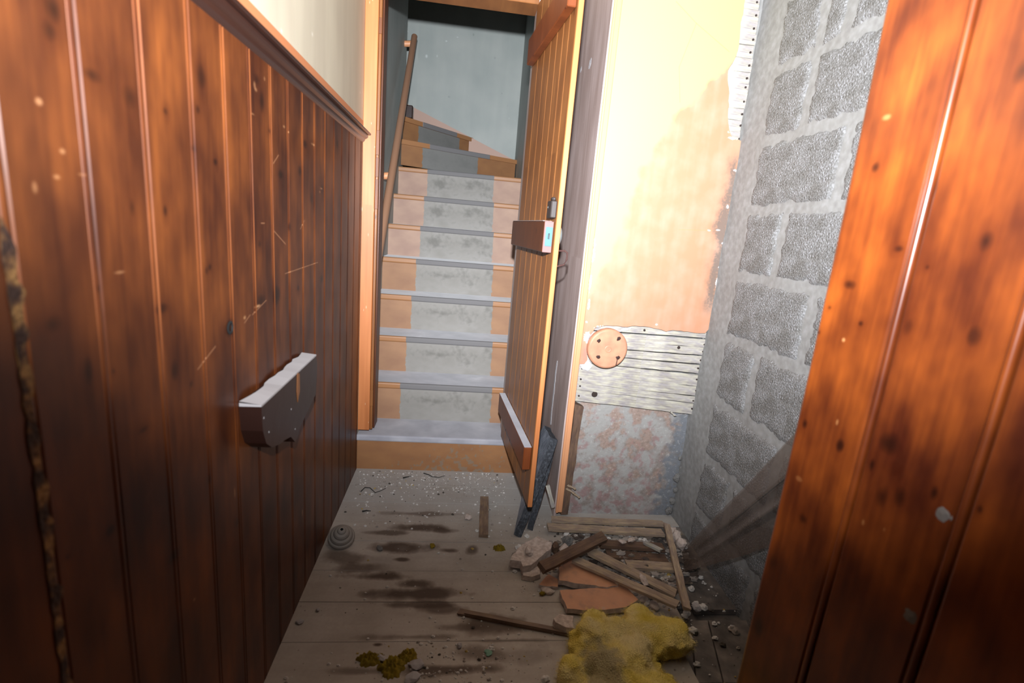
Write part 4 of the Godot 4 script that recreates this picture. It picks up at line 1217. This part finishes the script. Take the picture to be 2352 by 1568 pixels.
# ---------------------------------------------------------------- on the left wall
func _left_wall_things() -> void:
	# what is left of a bracket shelf: its top torn off, the foot cut to an ogee
	var p := [Vector2(1.274,0.797), Vector2(0.868,0.801), Vector2(0.855,0.767), Vector2(0.873,0.684), Vector2(0.913,0.671), Vector2(0.978,0.653), Vector2(1.024,0.639), Vector2(1.039,0.623), Vector2(1.06,0.618), Vector2(1.093,0.647), Vector2(1.134,0.657), Vector2(1.172,0.663), Vector2(1.219,0.677), Vector2(1.251,0.701), Vector2(1.268,0.737)]
	var c := Vector3(0,0.699,1.012)
	var b := thing("shelf_bracket", "dark brown wooden bracket on the wainscot with a white broken top edge", "bracket", c)
	var body: Array = p
	obj("body", prism(PackedVector2Array(body), "x", 0.045, 0.045, M.bracket_brown, M.bracket_brown), null, b)
	var tp0 := [Vector3(0.045,0.797,1.274), Vector3(0.045,0.801,0.868)]
	var top: Array[Vector3] = [tp0[0], tp0[1]]
	# the pale top: a strip of torn wood with a jagged back edge
	var s := st()
	var r := RandomNumberGenerator.new()
	r.seed = 9
	var n := 16
	for i in n:
		var t0 := float(i) / n
		var t1 := float(i + 1) / n
		var jag := func(t: float) -> float: return 0.001 + 0.016 * absf(sin(t * 9.0)) * (1.0 - t) + 0.01 * t * absf(sin(t * 31.0))
		var lift := func(t: float) -> float: return 0.004 + 0.006 * absf(sin(t * 9.0 + 0.4)) * (1.0 - t)
		var a0 := top[0].lerp(top[1], t0) + Vector3(0.0008, 0.001, 0)
		var a1 := top[0].lerp(top[1], t1) + Vector3(0.0008, 0.001, 0)
		var b0 := Vector3(jag.call(t0), a0.y + lift.call(t0), a0.z)
		var b1 := Vector3(jag.call(t1), a1.y + lift.call(t1), a1.z)
		face(s, [a0, a1, b1, b0], Vector3.UP)
		face(s, [a0, a1, a1 - Vector3(0, 0.004, 0), a0 - Vector3(0, 0.004, 0)], Vector3(1, 0, 0))
	face(s, [top[0] + Vector3(0.0008, 0.001, 0), Vector3(0.001, top[0].y + 0.004, top[0].z), Vector3(0.001, top[0].y - 0.004, top[0].z), top[0] - Vector3(0, 0.003, 0)], Vector3(0, 0, 1))
	tag(obj("torn_top", s.commit(), M.broken_white, b), "white broken top edge")
	obj("torn_strip", prism(PackedVector2Array([Vector2(1.04,0.799), Vector2(1.023,0.791), Vector2(1.021,0.743), Vector2(1.039,0.719), Vector2(1.045,0.749)]), "x", 0.0462, 0.001, M.orange_pine, M.orange_pine), null, b)
	for q in [[1.262, 0.765, 0.007, 0.004, 1], [1.235, 0.721, 0.007, 0.006, 1], [1.087, 0.718, 0.006, 0.003, 1], [1.059, 0.653, 0.007, 0.005, 1]]:
		obj("paint_fleck", lump(Vector3(0.0014, 0.0045, 0.004), 60 + int(q[0] * 50), 0.3), M.broken_white, b, Vector3(0.0452, q[1], q[0]))
	# empty knot hole
	var h := Vector3(0,0.966,1.299)
	var o := obj("knot_hole", lathe([Vector2(0.011, -0.004), Vector2(0.0135, 0.001), Vector2(0.0095, 0.0026), Vector2(0.007, -0.002), Vector2(0.0001, -0.003)], 18), M.black_hole, null, h, Basis(Vector3(0, 1, 0), Vector3(1, 0, 0), Vector3(0, 0, -1)))
	tag(o, "black ringed plug in the wainscot above the broken bracket", "wood plug")

# ---------------------------------------------------------------- loose things on the floor
func _floor_things() -> void:
	# a round lid of turned steps leaning in the corner of floor and wainscot
	var c := Vector3(0.062, 0.03, 0.60)
	var up := Vector3(0.12, 0.85, 0.42).normalized()
	var bx := Vector3(1, 0, 0).cross(up).normalized()
	var bas := Basis(up.cross(bx).normalized(), up, bx)
	bas = Basis(up.cross(Vector3(0, 0, 1)).normalized(), up, up.cross(Vector3(0, 0, 1)).normalized().cross(up))
	var rose := thing("ceiling_rose", "round grey stepped fitting with a hole, lying against the wainscot foot", "ceiling rose", c)
	obj("base", lathe([Vector2(0.0001, -0.012), Vector2(0.047, -0.012), Vector2(0.049, -0.006), Vector2(0.0485, 0.0), Vector2(0.046, 0.004), Vector2(0.041, 0.0055), Vector2(0.040, 0.012), Vector2(0.037, 0.018), Vector2(0.032, 0.021), Vector2(0.0295, 0.0215), Vector2(0.028, 0.029), Vector2(0.024, 0.035), Vector2(0.019, 0.038), Vector2(0.0165, 0.0385), Vector2(0.014, 0.045), Vector2(0.009, 0.049), Vector2(0.0055, 0.049)], 36), M.rose_grey, rose, c, bas)
	obj("hole", lathe([Vector2(0.0056, 0.0489), Vector2(0.004, 0.042), Vector2(0.0001, 0.042)], 14), M.black_hole, rose, c, bas)
	# short offcut lying end on
	var a := Vector3(0.615,0.011,0.259)
	var b := Vector3(0.597,0.011,0.56)
	tag(obj("wood_offcut", lath(a.distance_to(b), 0.037, 0.016, 601, 0.001), M.lath_mid, null, (a + b) / 2 - Vector3(0, 0.002, 0), along(a, b)), "short brown offcut of wood lying end on before the open stair door", "wood offcut")
	# slates stacked in the gap behind the door, leaning on the reveal
	var sl := [
		[[0.735, 0.0, 0.545], [0.884, 0.338, 0.37], 0.034, "thick grey slate slab leaning foremost behind the stair door"],
		[[0.792, 0.0, 0.50], [0.887, 0.25, 0.33], 0.026, "darker slate slab leaning behind the thick one"]]
	for k in 2:
		var q: Array = sl[k]
		var p0 := Vector3(q[0][0], q[0][1], q[0][2])
		var p1 := Vector3(q[1][0], q[1][1], q[1][2])
		# outline in the slab's own plane: u up the slope, v back into the gap
		var u := (p1 - p0)
		u.z = 0
		var len_: float = u.length()
		u = u.normalized()
		var bs := Basis(u, Vector3(-u.y, u.x, 0), Vector3(0, 0, 1))
		var poly := ragged([Vector2(0, 0), Vector2(len_ * 0.86, p1.z - p0.z + 0.02), Vector2(len_, p1.z - p0.z - 0.02), Vector2(len_ * 0.98, -0.34 - 0.02 * k), Vector2(len_ * 0.7, -0.36), Vector2(len_ * 0.12, -0.06)], 0.03, 0.003, 620 + k)
		var o := obj("slate_slab", prism(poly, "y", 0.0, q[2], M.slate, M.slate_edge, 0.0, 0.003, 630 + k), null, null, p0 + Vector3(0, 0.006, 0) + bs.y * q[2] * 0.5, bs)
		tag(o, q[3], "slate", "slates leaning behind the door")
	# pale splinter of board standing against the reveal
	var s0 := Vector3(0.894,0.071,0.43)
	var s1 := Vector3(0.868,0.151,0.41)
	tag(obj("wood_splinter", lath(s0.distance_to(s1) + 0.02, 0.016, 0.008, 640, 0.001), M.lath_wood, null, (s0 + s1) / 2, along(s0, s1, Vector3(0, 0, 1))), "pale splinter of board upright beside the slates", "wood splinter")
	# thin moulding strip that points at the wool
	var m0 := Vector3(0.498,0.008,0.947)
	var m1 := Vector3(0.844,0.008,1.038)
	var ms := thing("moulding_strip", "thin brown moulded strip of wood pointing at the yellow wool", "moulding", (m0 + m1) / 2)
	var bs2 := along(m0, m1)
	obj("strip", lath(m0.distance_to(m1), 0.022, 0.008, 650, 0.0006), M.moulding_brown, ms, (m0 + m1) / 2 - Vector3(0, 0.003, 0), bs2)
	obj("bead", lath(m0.distance_to(m1) - 0.02, 0.008, 0.006, 651, 0.0005), M.moulding_brown, ms, (m0 + m1) / 2 + Vector3(0.01, 0.003, 0.009) , bs2)
	# plastic sheet hung from the stone wall to the floor in loose folds
	var foot := [Vector3(1.367,0.03,0.668), Vector3(1.358,0.03,0.7), Vector3(1.35,0.03,0.726), Vector3(1.341,0.03,0.746), Vector3(1.329,0.03,0.766), Vector3(1.317,0.03,0.78)]
	var far := [Vector3(1.44,0.739,1.065), Vector3(1.4,0.653,1.148), Vector3(1.44,0.633,1.099), Vector3(1.4,0.591,1.168), Vector3(1.44,0.52,1.116), Vector3(1.43,0.404,1.12)]
	var fold := func(u: float, v: float) -> Vector3:
		var t := v * 5.0
		var i := mini(int(t), 4)
		var k := t - i
		var p: Vector3 = foot[i].lerp(foot[i + 1], k)
		var q: Vector3 = far[i].lerp(far[i + 1], k)
		return p.lerp(q, u) + Vector3(-0.012 * sin(u * 7.0 + v * 5.0) * u * (1 - u), -0.05 * u * (1.0 - u) * v, 0)
	tag(obj("plastic_sheet", sheet(24, 40, fold), M.plastic), "crumpled see-through brown plastic sheet fanned out against the block wall", "plastic sheet")

# ---------------------------------------------------------------- fallen laths and plaster
func _flat(called: String, pts: Array, h: float, t: float, mf: Material, me: Material, label: String, category: String, group: String, seed_: int, rag := 0.0025) -> MeshInstance3D:
	var c := Vector2.ZERO
	for p: Vector2 in pts: c += p
	c /= pts.size()
	var q := []
	for p: Vector2 in pts: q.append(p - c)
	var o := obj(called, prism(ragged(q, 0.02, rag, seed_), "y", t, t, mf, me, 0.003, 0.002, seed_), null, null, Vector3(c.x, h - t, c.y))
	tag(o, label, category, group)
	return o

func _stick(a: Vector3, b: Vector3, w: float, t: float, m: Material, label: String, seed_: int, up := Vector3.UP) -> MeshInstance3D:
	var o := obj("fallen_lath", lath(a.distance_to(b), w, t, seed_, 0.0016, 0.012), m, null, (a + b) / 2, along(a, b, up))
	tag(o, label, "lath", "fallen laths in the corner")
	return o

func _pile() -> void:
	var L: Material = M.lath_floor
	_stick(Vector3(0.885,0.022,0.447), Vector3(1.383,0.022,0.465), 0.036, 0.01, L, "fallen grey lath lying nearest the pink wall, along its foot", 801)
	_stick(Vector3(0.856,0.022,0.504), Vector3(1.35,0.022,0.532), 0.042, 0.012, L, "fallen lath with dark rotten left end, second from the pink wall", 802)
	_stick(Vector3(0.777,0.07,0.825), Vector3(1.06,0.08,0.643), 0.04, 0.018, M.lath_dark, "dark brown lath lying aslant over the left end of the pile", 803, Vector3(0.1, 1, 0.25))
	_stick(Vector3(0.916,0.045,0.738), Vector3(1.225,0.04,0.963), 0.036, 0.01, L, "long fallen lath running from the pile centre to the yellow wool", 804)
	_stick(Vector3(0.985,0.045,0.684), Vector3(1.255,0.02,0.889), 0.042, 0.01, L, "rough fallen lath just behind the long one, parallel with it", 805)
	_stick(Vector3(1.36,0.06,0.524), Vector3(1.239,0.045,0.99), 0.024, 0.014, L, "narrow fallen stick at the right end of the pile, pointing at the camera", 806)
	_stick(Vector3(1.041,0.03,0.621), Vector3(1.314,0.03,0.642), 0.04, 0.014, M.lath_dark, "rough rotten lath strewn with crumbs, third from the pink wall", 807)
	_stick(Vector3(1.12,0.016,0.726), Vector3(1.319,0.016,0.743), 0.045, 0.012, L, "short fallen lath under the stick, beside the plastic sheet", 808)
	_stick(Vector3(1.064,0.012,0.66), Vector3(1.307,0.012,0.687), 0.05, 0.01, M.lath_dark, "dark lath low in the hollow of the pile", 809)
	_stick(Vector3(1.22,0.045,0.624), Vector3(1.283,0.043,0.683), 0.018, 0.01, M.lath_wood, "short pale splinter on the rotten lath", 810)
	var F: Material = M.slab_paint
	var E: Material = M.chunk_plaster
	var g := "fallen plaster"
	_flat("plaster_slab", [Vector2(0.861,0.762), Vector2(0.915,0.718), Vector2(0.958,0.732), Vector2(1.014,0.798), Vector2(1.052,0.855), Vector2(1.011,0.864), Vector2(0.945,0.852), Vector2(0.849,0.831)], 0.03, 0.018, F, E, "peach painted plaster slab under the long lath, upper of two", "plaster slab", g, 901)
	_flat("plaster_slab", [Vector2(0.843,0.873), Vector2(0.911,0.866), Vector2(1.02,0.861), Vector2(1.066,0.839), Vector2(1.087,0.865), Vector2(1.104,0.915), Vector2(1.047,0.95), Vector2(0.994,0.958), Vector2(0.924,0.963), Vector2(0.851,0.956), Vector2(0.844,0.911)], 0.024, 0.016, F, E, "peach painted plaster slab beside the yellow wool, larger and lower", "plaster slab", g, 902)
	_flat("plaster_slab", [Vector2(0.779,0.831), Vector2(0.822,0.777), Vector2(0.851,0.804), Vector2(0.843,0.841), Vector2(0.803,0.839)], 0.012, 0.011, F, E, "small peach plaster triangle at the left of the painted slabs", "plaster slab", g, 903)
	_flat("plaster_chunk", [Vector2(0.684,0.745), Vector2(0.696,0.712), Vector2(0.733,0.663), Vector2(0.752,0.641), Vector2(0.806,0.599), Vector2(0.855,0.641), Vector2(0.841,0.684), Vector2(0.794,0.73), Vector2(0.755,0.772), Vector2(0.725,0.779), Vector2(0.721,0.751)], 0.045, 0.03, E, E, "large bare plaster chunk at the left end of the pile", "plaster chunk", g, 904, 0.005)
	_flat("plaster_chunk", [Vector2(0.727,0.774), Vector2(0.765,0.751), Vector2(0.8,0.745), Vector2(0.788,0.787), Vector2(0.758,0.801), Vector2(0.727,0.795)], 0.02, 0.018, E, E, "flat plaster piece below the large bare chunk", "plaster chunk", g, 905, 0.004)
	_flat("plaster_chunk", [Vector2(0.797,1.005), Vector2(0.819,0.985), Vector2(0.862,0.994), Vector2(0.853,1.043), Vector2(0.829,1.04), Vector2(0.8,1.019)], 0.03, 0.02, E, E, "pale plaster piece on the moulding strip, left of the yellow wool", "plaster chunk", g, 906, 0.003)
	var lumps := [
		[Vector3(0.756,0.055,0.705), Vector3(0.03, 0.03, 0.05), "pink plaster lump lying on the large bare chunk", "chunk_plaster"],
		[Vector3(0.924,0.03,0.607), Vector3(0.05, 0.045, 0.04), "grey stone in the pile behind the dark aslant lath", "rubble_stone"],
		[Vector3(0.899,0.03,0.662), Vector3(0.05, 0.04, 0.04), "plaster lump wedged under the dark aslant lath", "chunk_plaster"],
		[Vector3(0.868,0.03,0.652), Vector3(0.03, 0.05, 0.03), "small brown chip standing beside the large bare chunk", "lath_dark"],
		[Vector3(1.137,0.05,0.634), Vector3(0.03, 0.014, 0.024), "plaster crumb on the middle of the rotten lath", "chunk_plaster"],
		[Vector3(1.175,0.05,0.624), Vector3(0.04, 0.014, 0.02), "flat plaster crumb on the right part of the rotten lath", "chunk_plaster"],
		[Vector3(1.392,0.03,0.567), Vector3(0.05, 0.05, 0.045), "plaster lump right of the narrow stick, by the block wall", "chunk_plaster"],
		[Vector3(1.392,0.03,0.613), Vector3(0.045, 0.05, 0.04), "second plaster lump by the block wall, above the plastic sheet foot", "chunk_plaster"],
		[Vector3(1.383,0.03,0.537), Vector3(0.05, 0.04, 0.05), "broken plaster lump where the block wall meets the pink wall", "chunk_plaster"],
		[Vector3(1.149,0.04,0.836), Vector3(0.026, 0.014, 0.06), "pale plaster flake stuck on the rough lath", "chunk_plaster"],
		[Vector3(1.136,0.012,0.892), Vector3(0.04, 0.016, 0.03), "plaster crumb below the long lath near the wool", "chunk_plaster"],
		[Vector3(1.159,0.012,0.924), Vector3(0.05, 0.02, 0.03), "second plaster crumb below the long lath, touching the wool", "chunk_plaster"],
		[Vector3(1.303,0.012,0.936), Vector3(0.03, 0.024, 0.028), "white lump on the dark flags right of the stick end", "broken_white"],
		[Vector3(0.805,0.01,0.856), Vector3(0.05, 0.016, 0.03), "flat plaster flake under the small peach triangle", "chunk_plaster"],
		[Vector3(0.785,0.01,0.868), Vector3(0.022, 0.016, 0.014), "ochre crumb under the small peach triangle", "wool_tuft"],
		[Vector3(1.156,0.012,0.697), Vector3(0.06, 0.016, 0.025), "plaster flake in the hollow of the pile", "chunk_plaster"],
		[Vector3(0.028,0.012,0.986), Vector3(0.018, 0.01, 0.026), "white chip of plaster by the wainscot foot, nearest the camera", "broken_white"],
		[Vector3(0.068,0.006,0.939), Vector3(0.012, 0.01, 0.012), "round cream crumb on the bare floor near the wainscot", "broken_white"],
		[Vector3(0.388,0.01,1.142), Vector3(0.042, 0.016, 0.034), "white plaster lump right of the yellow tufts", "broken_white"],
		[Vector3(0.381,0.01,1.182), Vector3(0.044, 0.014, 0.03), "white plaster lump below the yellow tufts, at the frame foot", "broken_white"],
		[Vector3(0.506,0.01,1.08), Vector3(0.02, 0.014, 0.016), "white chip near the teal flake", "broken_white"],
		[Vector3(0.208,0.01,0.633), Vector3(0.034, 0.014, 0.02), "grey pebble in the dark stain", "rubble_stone"],
		[Vector3(0.538,0.01,0.424), Vector3(0.032, 0.024, 0.028), "pale plaster lump beside the brown offcut", "chunk_plaster"],
		[Vector3(0.59,0.004,1.102), Vector3(0.022, 0.006, 0.026), "pale teal flake of paint on the floor", "teal_paint"],
		[Vector3(0.287,0.01,1.121), Vector3(0.018, 0.014, 0.05), "long white chip between the yellow tufts", "broken_white"],
		[Vector3(0.402,0.006,0.613), Vector3(0.03, 0.012, 0.02), "ochre crumb in the middle of the floor", "wool_tuft"]]
	for k in lumps.size():
		var q: Array = lumps[k]
		var sz: Vector3 = q[1]
		var p: Vector3 = q[0]
		if p.y < 0.013: p.y = sz.y * 0.42
		var crumbs: bool = sz.x < 0.06 and p.y < 0.03 and q[3] == "broken_white"
		var o := obj("paint_flake" if q[3] == "teal_paint" else "stone" if q[3] == "rubble_stone" else "wool_crumb" if q[3] == "wool_tuft" else "plaster_lump", lump(sz, 950 + k, 0.2), M[q[3]], null, p, Basis(Vector3.UP, 0.7 * k))
		tag(o, q[2], "flake" if q[3] == "teal_paint" else "stone" if q[3] == "rubble_stone" else "crumb" if q[3] == "wool_tuft" else "plaster lump")
	# dark twisted strands near the stairs
	var tw := [[Vector3(0.326,0.004,0.043), Vector3(0.353,0.004,0.059), Vector3(0.368,0.004,0.075), Vector3(0.402,0.004,0.082), Vector3(0.429,0.004,0.063)], [Vector3(0.063,0.004,0.229), Vector3(0.074,0.004,0.194), Vector3(0.097,0.004,0.197), Vector3(0.127,0.004,0.237), Vector3(0.147,0.004,0.221), Vector3(0.167,0.004,0.197)], [Vector3(0.234,0.004,0.096), Vector3(0.249,0.004,0.087), Vector3(0.269,0.004,0.077)], [Vector3(0.099,0.004,0.389), Vector3(0.115,0.004,0.382), Vector3(0.133,0.004,0.384)]]
	var tl := ["thin dark wire below the first stair riser, right of centre", "wavy dark wire on the floor near the wainscot end", "short dark twig before the first stair riser", "short dark twig farther from the stairs, above the stains"]
	for k in 4: tag(obj("twig", tube(tw[k], 0.0022 if k < 2 else 0.004, 0.0012, 6), M.twig), tl[k], "twig", "dark strands on the floor")

# ---------------------------------------------------------------- glass wool
func _insulation() -> void:
	var cell := 0.0085
	var lo := Vector3(0.68, -0.012, 0.86)
	var n := Vector3i(72, 24, 66)
	var blobs := [
		[Vector3(1.145, 0.03, 1.085), Vector3(0.072, 0.045, 0.07)], [Vector3(1.05, 0.033, 1.085), Vector3(0.12, 0.05, 0.07)],
		[Vector3(0.915, 0.035, 1.095), Vector3(0.085, 0.055, 0.065)], [Vector3(0.81, 0.03, 1.21), Vector3(0.042, 0.044, 0.045)],
		[Vector3(0.95, 0.035, 1.18), Vector3(0.09, 0.055, 0.09)], [Vector3(0.93, 0.03, 1.003), Vector3(0.036, 0.026, 0.026)],
		[Vector3(1.065, 0.03, 1.01), Vector3(0.045, 0.032, 0.045)], [Vector3(1.0, 0.035, 1.28), Vector3(0.10, 0.045, 0.09)],
		[Vector3(0.87, 0.025, 1.30), Vector3(0.09, 0.04, 0.08)]]
	var nz := FastNoiseLite.new()
	nz.seed = 3
	nz.frequency = 9.0
	nz.fractal_octaves = 3
	var f := PackedFloat32Array()
	f.resize(n.x * n.y * n.z)
	for k in n.z:
		for j in n.y:
			for i in n.x:
				var p := lo + Vector3(i, j, k) * cell
				var d := 1.0
				for b in blobs:
					var q: Vector3 = (p - b[0]) / b[1]
					var e: float = (q.length() - 1.0) * minf(b[1].x, b[1].y)
					var hh := clampf(0.5 + 0.5 * (d - e) / 0.02, 0.0, 1.0)
					d = lerpf(d, e, hh) - 0.02 * hh * (1.0 - hh)
				if absf(d) < 0.06: d += 0.02 * nz.get_noise_3d(p.x, p.y * 1.3, p.z) + 0.006 * nz.get_noise_3d(p.x * 4, p.y * 4, p.z * 4)
				d = maxf(d, 0.0015 - p.y)
				f[(k * n.y + j) * n.x + i] = d
	# surface nets
	var id := {}
	var vs := PackedVector3Array()
	for k in n.z - 1:
		for j in n.y - 1:
			for i in n.x - 1:
				var c := Vector3.ZERO
				var cnt := 0
				var val := []
				for q in 8: val.append(f[((k + (q >> 2)) * n.y + j + ((q >> 1) & 1)) * n.x + i + (q & 1)])
				for e in [[0, 1], [2, 3], [4, 5], [6, 7], [0, 2], [1, 3], [4, 6], [5, 7], [0, 4], [1, 5], [2, 6], [3, 7]]:
					var a: float = val[e[0]]
					var b: float = val[e[1]]
					if (a < 0) != (b < 0):
						var t := a / (a - b)
						var pa := Vector3(e[0] & 1, (e[0] >> 1) & 1, e[0] >> 2)
						var pb := Vector3(e[1] & 1, (e[1] >> 1) & 1, e[1] >> 2)
						c += pa.lerp(pb, t)
						cnt += 1
				if cnt:
					id[(k * n.y + j) * n.x + i] = vs.size()
					vs.append(lo + (Vector3(i, j, k) + c / cnt) * cell)
	var idx := PackedInt32Array()
	var stepv := [1, n.x, n.x * n.y]
	for k in range(1, n.z - 1):
		for j in range(1, n.y - 1):
			for i in range(1, n.x - 1):
				var o := (k * n.y + j) * n.x + i
				for ax in 3:
					var a := f[o]
					var b := f[o + stepv[ax]]
					if (a < 0) == (b < 0): continue
					var u: int = stepv[(ax + 1) % 3]
					var v: int = stepv[(ax + 2) % 3]
					var q := [id.get(o, -1), id.get(o - u, -1), id.get(o - u - v, -1), id.get(o - v, -1)]
					if q.has(-1): continue
					if a < 0: idx.append_array([q[0], q[2], q[1], q[0], q[3], q[2]])
					else: idx.append_array([q[0], q[1], q[2], q[0], q[2], q[3]])
	var nm := PackedVector3Array()
	nm.resize(vs.size())
	for t in range(0, idx.size(), 3):
		var nn := (vs[idx[t + 2]] - vs[idx[t]]).cross(vs[idx[t + 1]] - vs[idx[t]])
		for q in 3: nm[idx[t + q]] += nn
	var col := PackedColorArray()
	var grey_at: Vector3 = Vector3(0.888,0.07,1.226)
	for i in vs.size():
		nm[i] = nm[i].normalized()
		var p := vs[i]
		var t := 0.5 + 0.8 * nz.get_noise_3d(p.x * 1.5 + 3, p.y * 2, p.z * 1.5)
		var c := Color(0.62, 0.46, 0.055).lerp(Color(0.8, 0.65, 0.2), clampf(t, 0, 1))
		c = c.lerp(Color(0.72, 0.6, 0.33), clampf(1.5 * nz.get_noise_3d(p.x * 0.7 - 9, p.y, p.z * 0.7) + 0.1, 0, 0.8))
		var g := 1.0 - smoothstep(0.035, 0.07, Vector2(p.x - grey_at.x, (p.z - grey_at.z) * 0.6).length() + 0.03 * nz.get_noise_3d(p.x * 3, p.y * 3, p.z * 3))
		c = c.lerp(Color(0.34, 0.29, 0.18), g * 0.85)
		col.append(c)
	var arr := []
	arr.resize(Mesh.ARRAY_MAX)
	arr[Mesh.ARRAY_VERTEX] = vs
	arr[Mesh.ARRAY_NORMAL] = nm
	arr[Mesh.ARRAY_COLOR] = col
	arr[Mesh.ARRAY_INDEX] = idx
	var am := ArrayMesh.new()
	am.add_surface_from_arrays(Mesh.PRIMITIVE_TRIANGLES, arr)
	var base := Vector3(1.0, 0, 1.08)
	var w := thing("glass_wool", "big torn lump of yellow glass wool insulation on the floor", "insulation", base)
	obj("batt", am, M.wool, w)
	# loose fibres that stand off the lump
	var r := RandomNumberGenerator.new()
	r.seed = 12
	var fs := st()
	for q in [[0.0, 0.0], [0.4, 0.15], [0.75, -0.1]]:
		face(fs, [Vector3(-0.00035, q[0] - 0.05, q[1]), Vector3(0.00035, q[0] - 0.05, q[1]), Vector3(0.0002, q[0] + 0.38, q[1] + 0.1)], Vector3(0, 0, 1))
	var mm := MultiMesh.new()
	mm.transform_format = MultiMesh.TRANSFORM_3D
	mm.use_colors = true
	mm.mesh = fs.commit()
	mm.instance_count = 9000
	for i in mm.instance_count:
		var v := r.randi() % vs.size()
		var d := (nm[v] + Vector3(r.randf_range(-1, 1), r.randf_range(-1, 1), r.randf_range(-1, 1)) * 0.9).normalized()
		var sd := d.cross(Vector3(r.randf(), r.randf(), r.randf() + 0.1)).normalized()
		var ln := r.randf_range(0.006, 0.016)
		mm.set_instance_transform(i, Transform3D(Basis(sd, d * ln, sd.cross(d) * ln), vs[v] - nm[v] * 0.002))
		mm.set_instance_color(i, col[v].lerp(Color(0.85, 0.72, 0.28), 0.25))
	var mi := MultiMeshInstance3D.new()
	mi.multimesh = mm
	mi.material_override = M.crumb
	mi.name = "fibre"
	mi.position = -base
	mi.set_meta("kind", "stuff")
	w.add_child(mi, true)
	# tufts torn off it
	var tufts := [[Vector3(0.257,0.01,1.122), Vector3(0.065, 0.02, 0.045), "yellow wool tuft left of the long white chip"], [Vector3(0.322,0.01,1.15), Vector3(0.07, 0.022, 0.07), "largest yellow wool tuft, below the long white chip"], [Vector3(0.361,0.01,1.114), Vector3(0.055, 0.02, 0.05), "yellow wool tuft right of the long white chip"], [Vector3(0.658,0.01,0.623), Vector3(0.045, 0.02, 0.028), "small yellow wool tuft left of the large plaster chunk"]]
	for k in tufts.size():
		var q: Array = tufts[k]
		var p: Vector3 = q[0]
		p.y = q[1].y * 0.45
		p.y = 0.0
		tag(obj("wool_tuft", tuft(q[1], 1000 + k), M.wool_tuft, null, p), q[2], "wool tuft", "torn tufts of glass wool")

func _crumbs() -> void:
	var r := RandomNumberGenerator.new()
	r.seed = 99
	var mm := MultiMesh.new()
	mm.transform_format = MultiMesh.TRANSFORM_3D
	mm.use_colors = true
	mm.mesh = lump(Vector3.ONE, 7, 0.3)
	var at: Array[Vector3] = []
	var sz: Array[float] = []
	for i in 2600:
		var p := Vector3.ZERO
		var k := r.randf()
		if k < 0.36: p = Vector3(r.randf_range(0.02, 0.72), 0, absf(r.randfn(0.0, 0.2)) + 0.02)
		elif k < 0.62: p = Vector3(r.randfn(1.12, 0.2), 0, r.randfn(0.72, 0.2))
		elif k < 0.8: p = Vector3(r.randfn(0.5, 0.13), 0, r.randfn(1.15, 0.07))
		else: p = Vector3(r.randf_range(0.02, 1.42), 0, r.randf_range(0.03, 1.3))
		if p.x < 0.012 or p.x > 1.44 or p.z < 0.025 or p.z > 1.4 or (p.x > 0.88 and p.z < 0.42): continue
		at.append(p)
		sz.append((0.0016 + 0.0075 * pow(r.randf(), 4.0)) if k < 0.36 or k > 0.62 else 0.002 + 0.022 * pow(r.randf(), 3.0))
	mm.instance_count = at.size()
	for i in at.size():
		var s := sz[i]
		var b := Basis(Vector3.UP, r.randf() * TAU).scaled(Vector3(s * 1.3, s * 0.8, s))
		mm.set_instance_transform(i, Transform3D(b, at[i] + Vector3(0, s * 0.25, 0)))
		var k := r.randf()
		mm.set_instance_color(i, Color(0.56, 0.53, 0.5) if k < 0.62 else Color(0.26, 0.22, 0.19) if k < 0.88 else Color(0.06, 0.05, 0.04) if k < 0.95 else Color(0.4, 0.28, 0.08))
	var mi := MultiMeshInstance3D.new()
	mi.name = "debris_crumbs"
	mi.multimesh = mm
	mi.material_override = M.crumb
	tag(mi, "fine plaster crumbs and grit scattered over the floor", "grit", "", "stuff")
	add_child(mi, true)
	# broken plaster and rotten wood between the fallen laths
	var m2 := MultiMesh.new()
	m2.transform_format = MultiMesh.TRANSFORM_3D
	m2.use_colors = true
	m2.mesh = lump(Vector3.ONE, 8, 0.33)
	m2.instance_count = 620
	for i in m2.instance_count:
		var a := r.randf() * TAU
		var q := sqrt(r.randf())
		var p := Vector3(1.14 + cos(a) * q * 0.29, 0, 0.66 + sin(a) * q * 0.21)
		var s := 0.006 + 0.018 * pow(r.randf(), 2.5)
		p.y = s * 0.3 + 0.018 * (1.0 - q) * r.randf()
		m2.set_instance_transform(i, Transform3D(Basis(Vector3(r.randf() - 0.5, 1, r.randf() - 0.5).normalized(), r.randf() * TAU).scaled(Vector3(s * 1.6, s * 0.7, s)), p))
		var k := r.randf()
		m2.set_instance_color(i, Color(0.3, 0.26, 0.23) if k < 0.35 else Color(0.17, 0.135, 0.11) if k < 0.7 else Color(0.07, 0.05, 0.04))
	var mj := MultiMeshInstance3D.new()
	mj.name = "plaster_rubble"
	mj.multimesh = m2
	mj.material_override = M.crumb
	tag(mj, "broken bits of plaster and rotten wood between the fallen laths", "rubble", "", "stuff")
	add_child(mj, true)
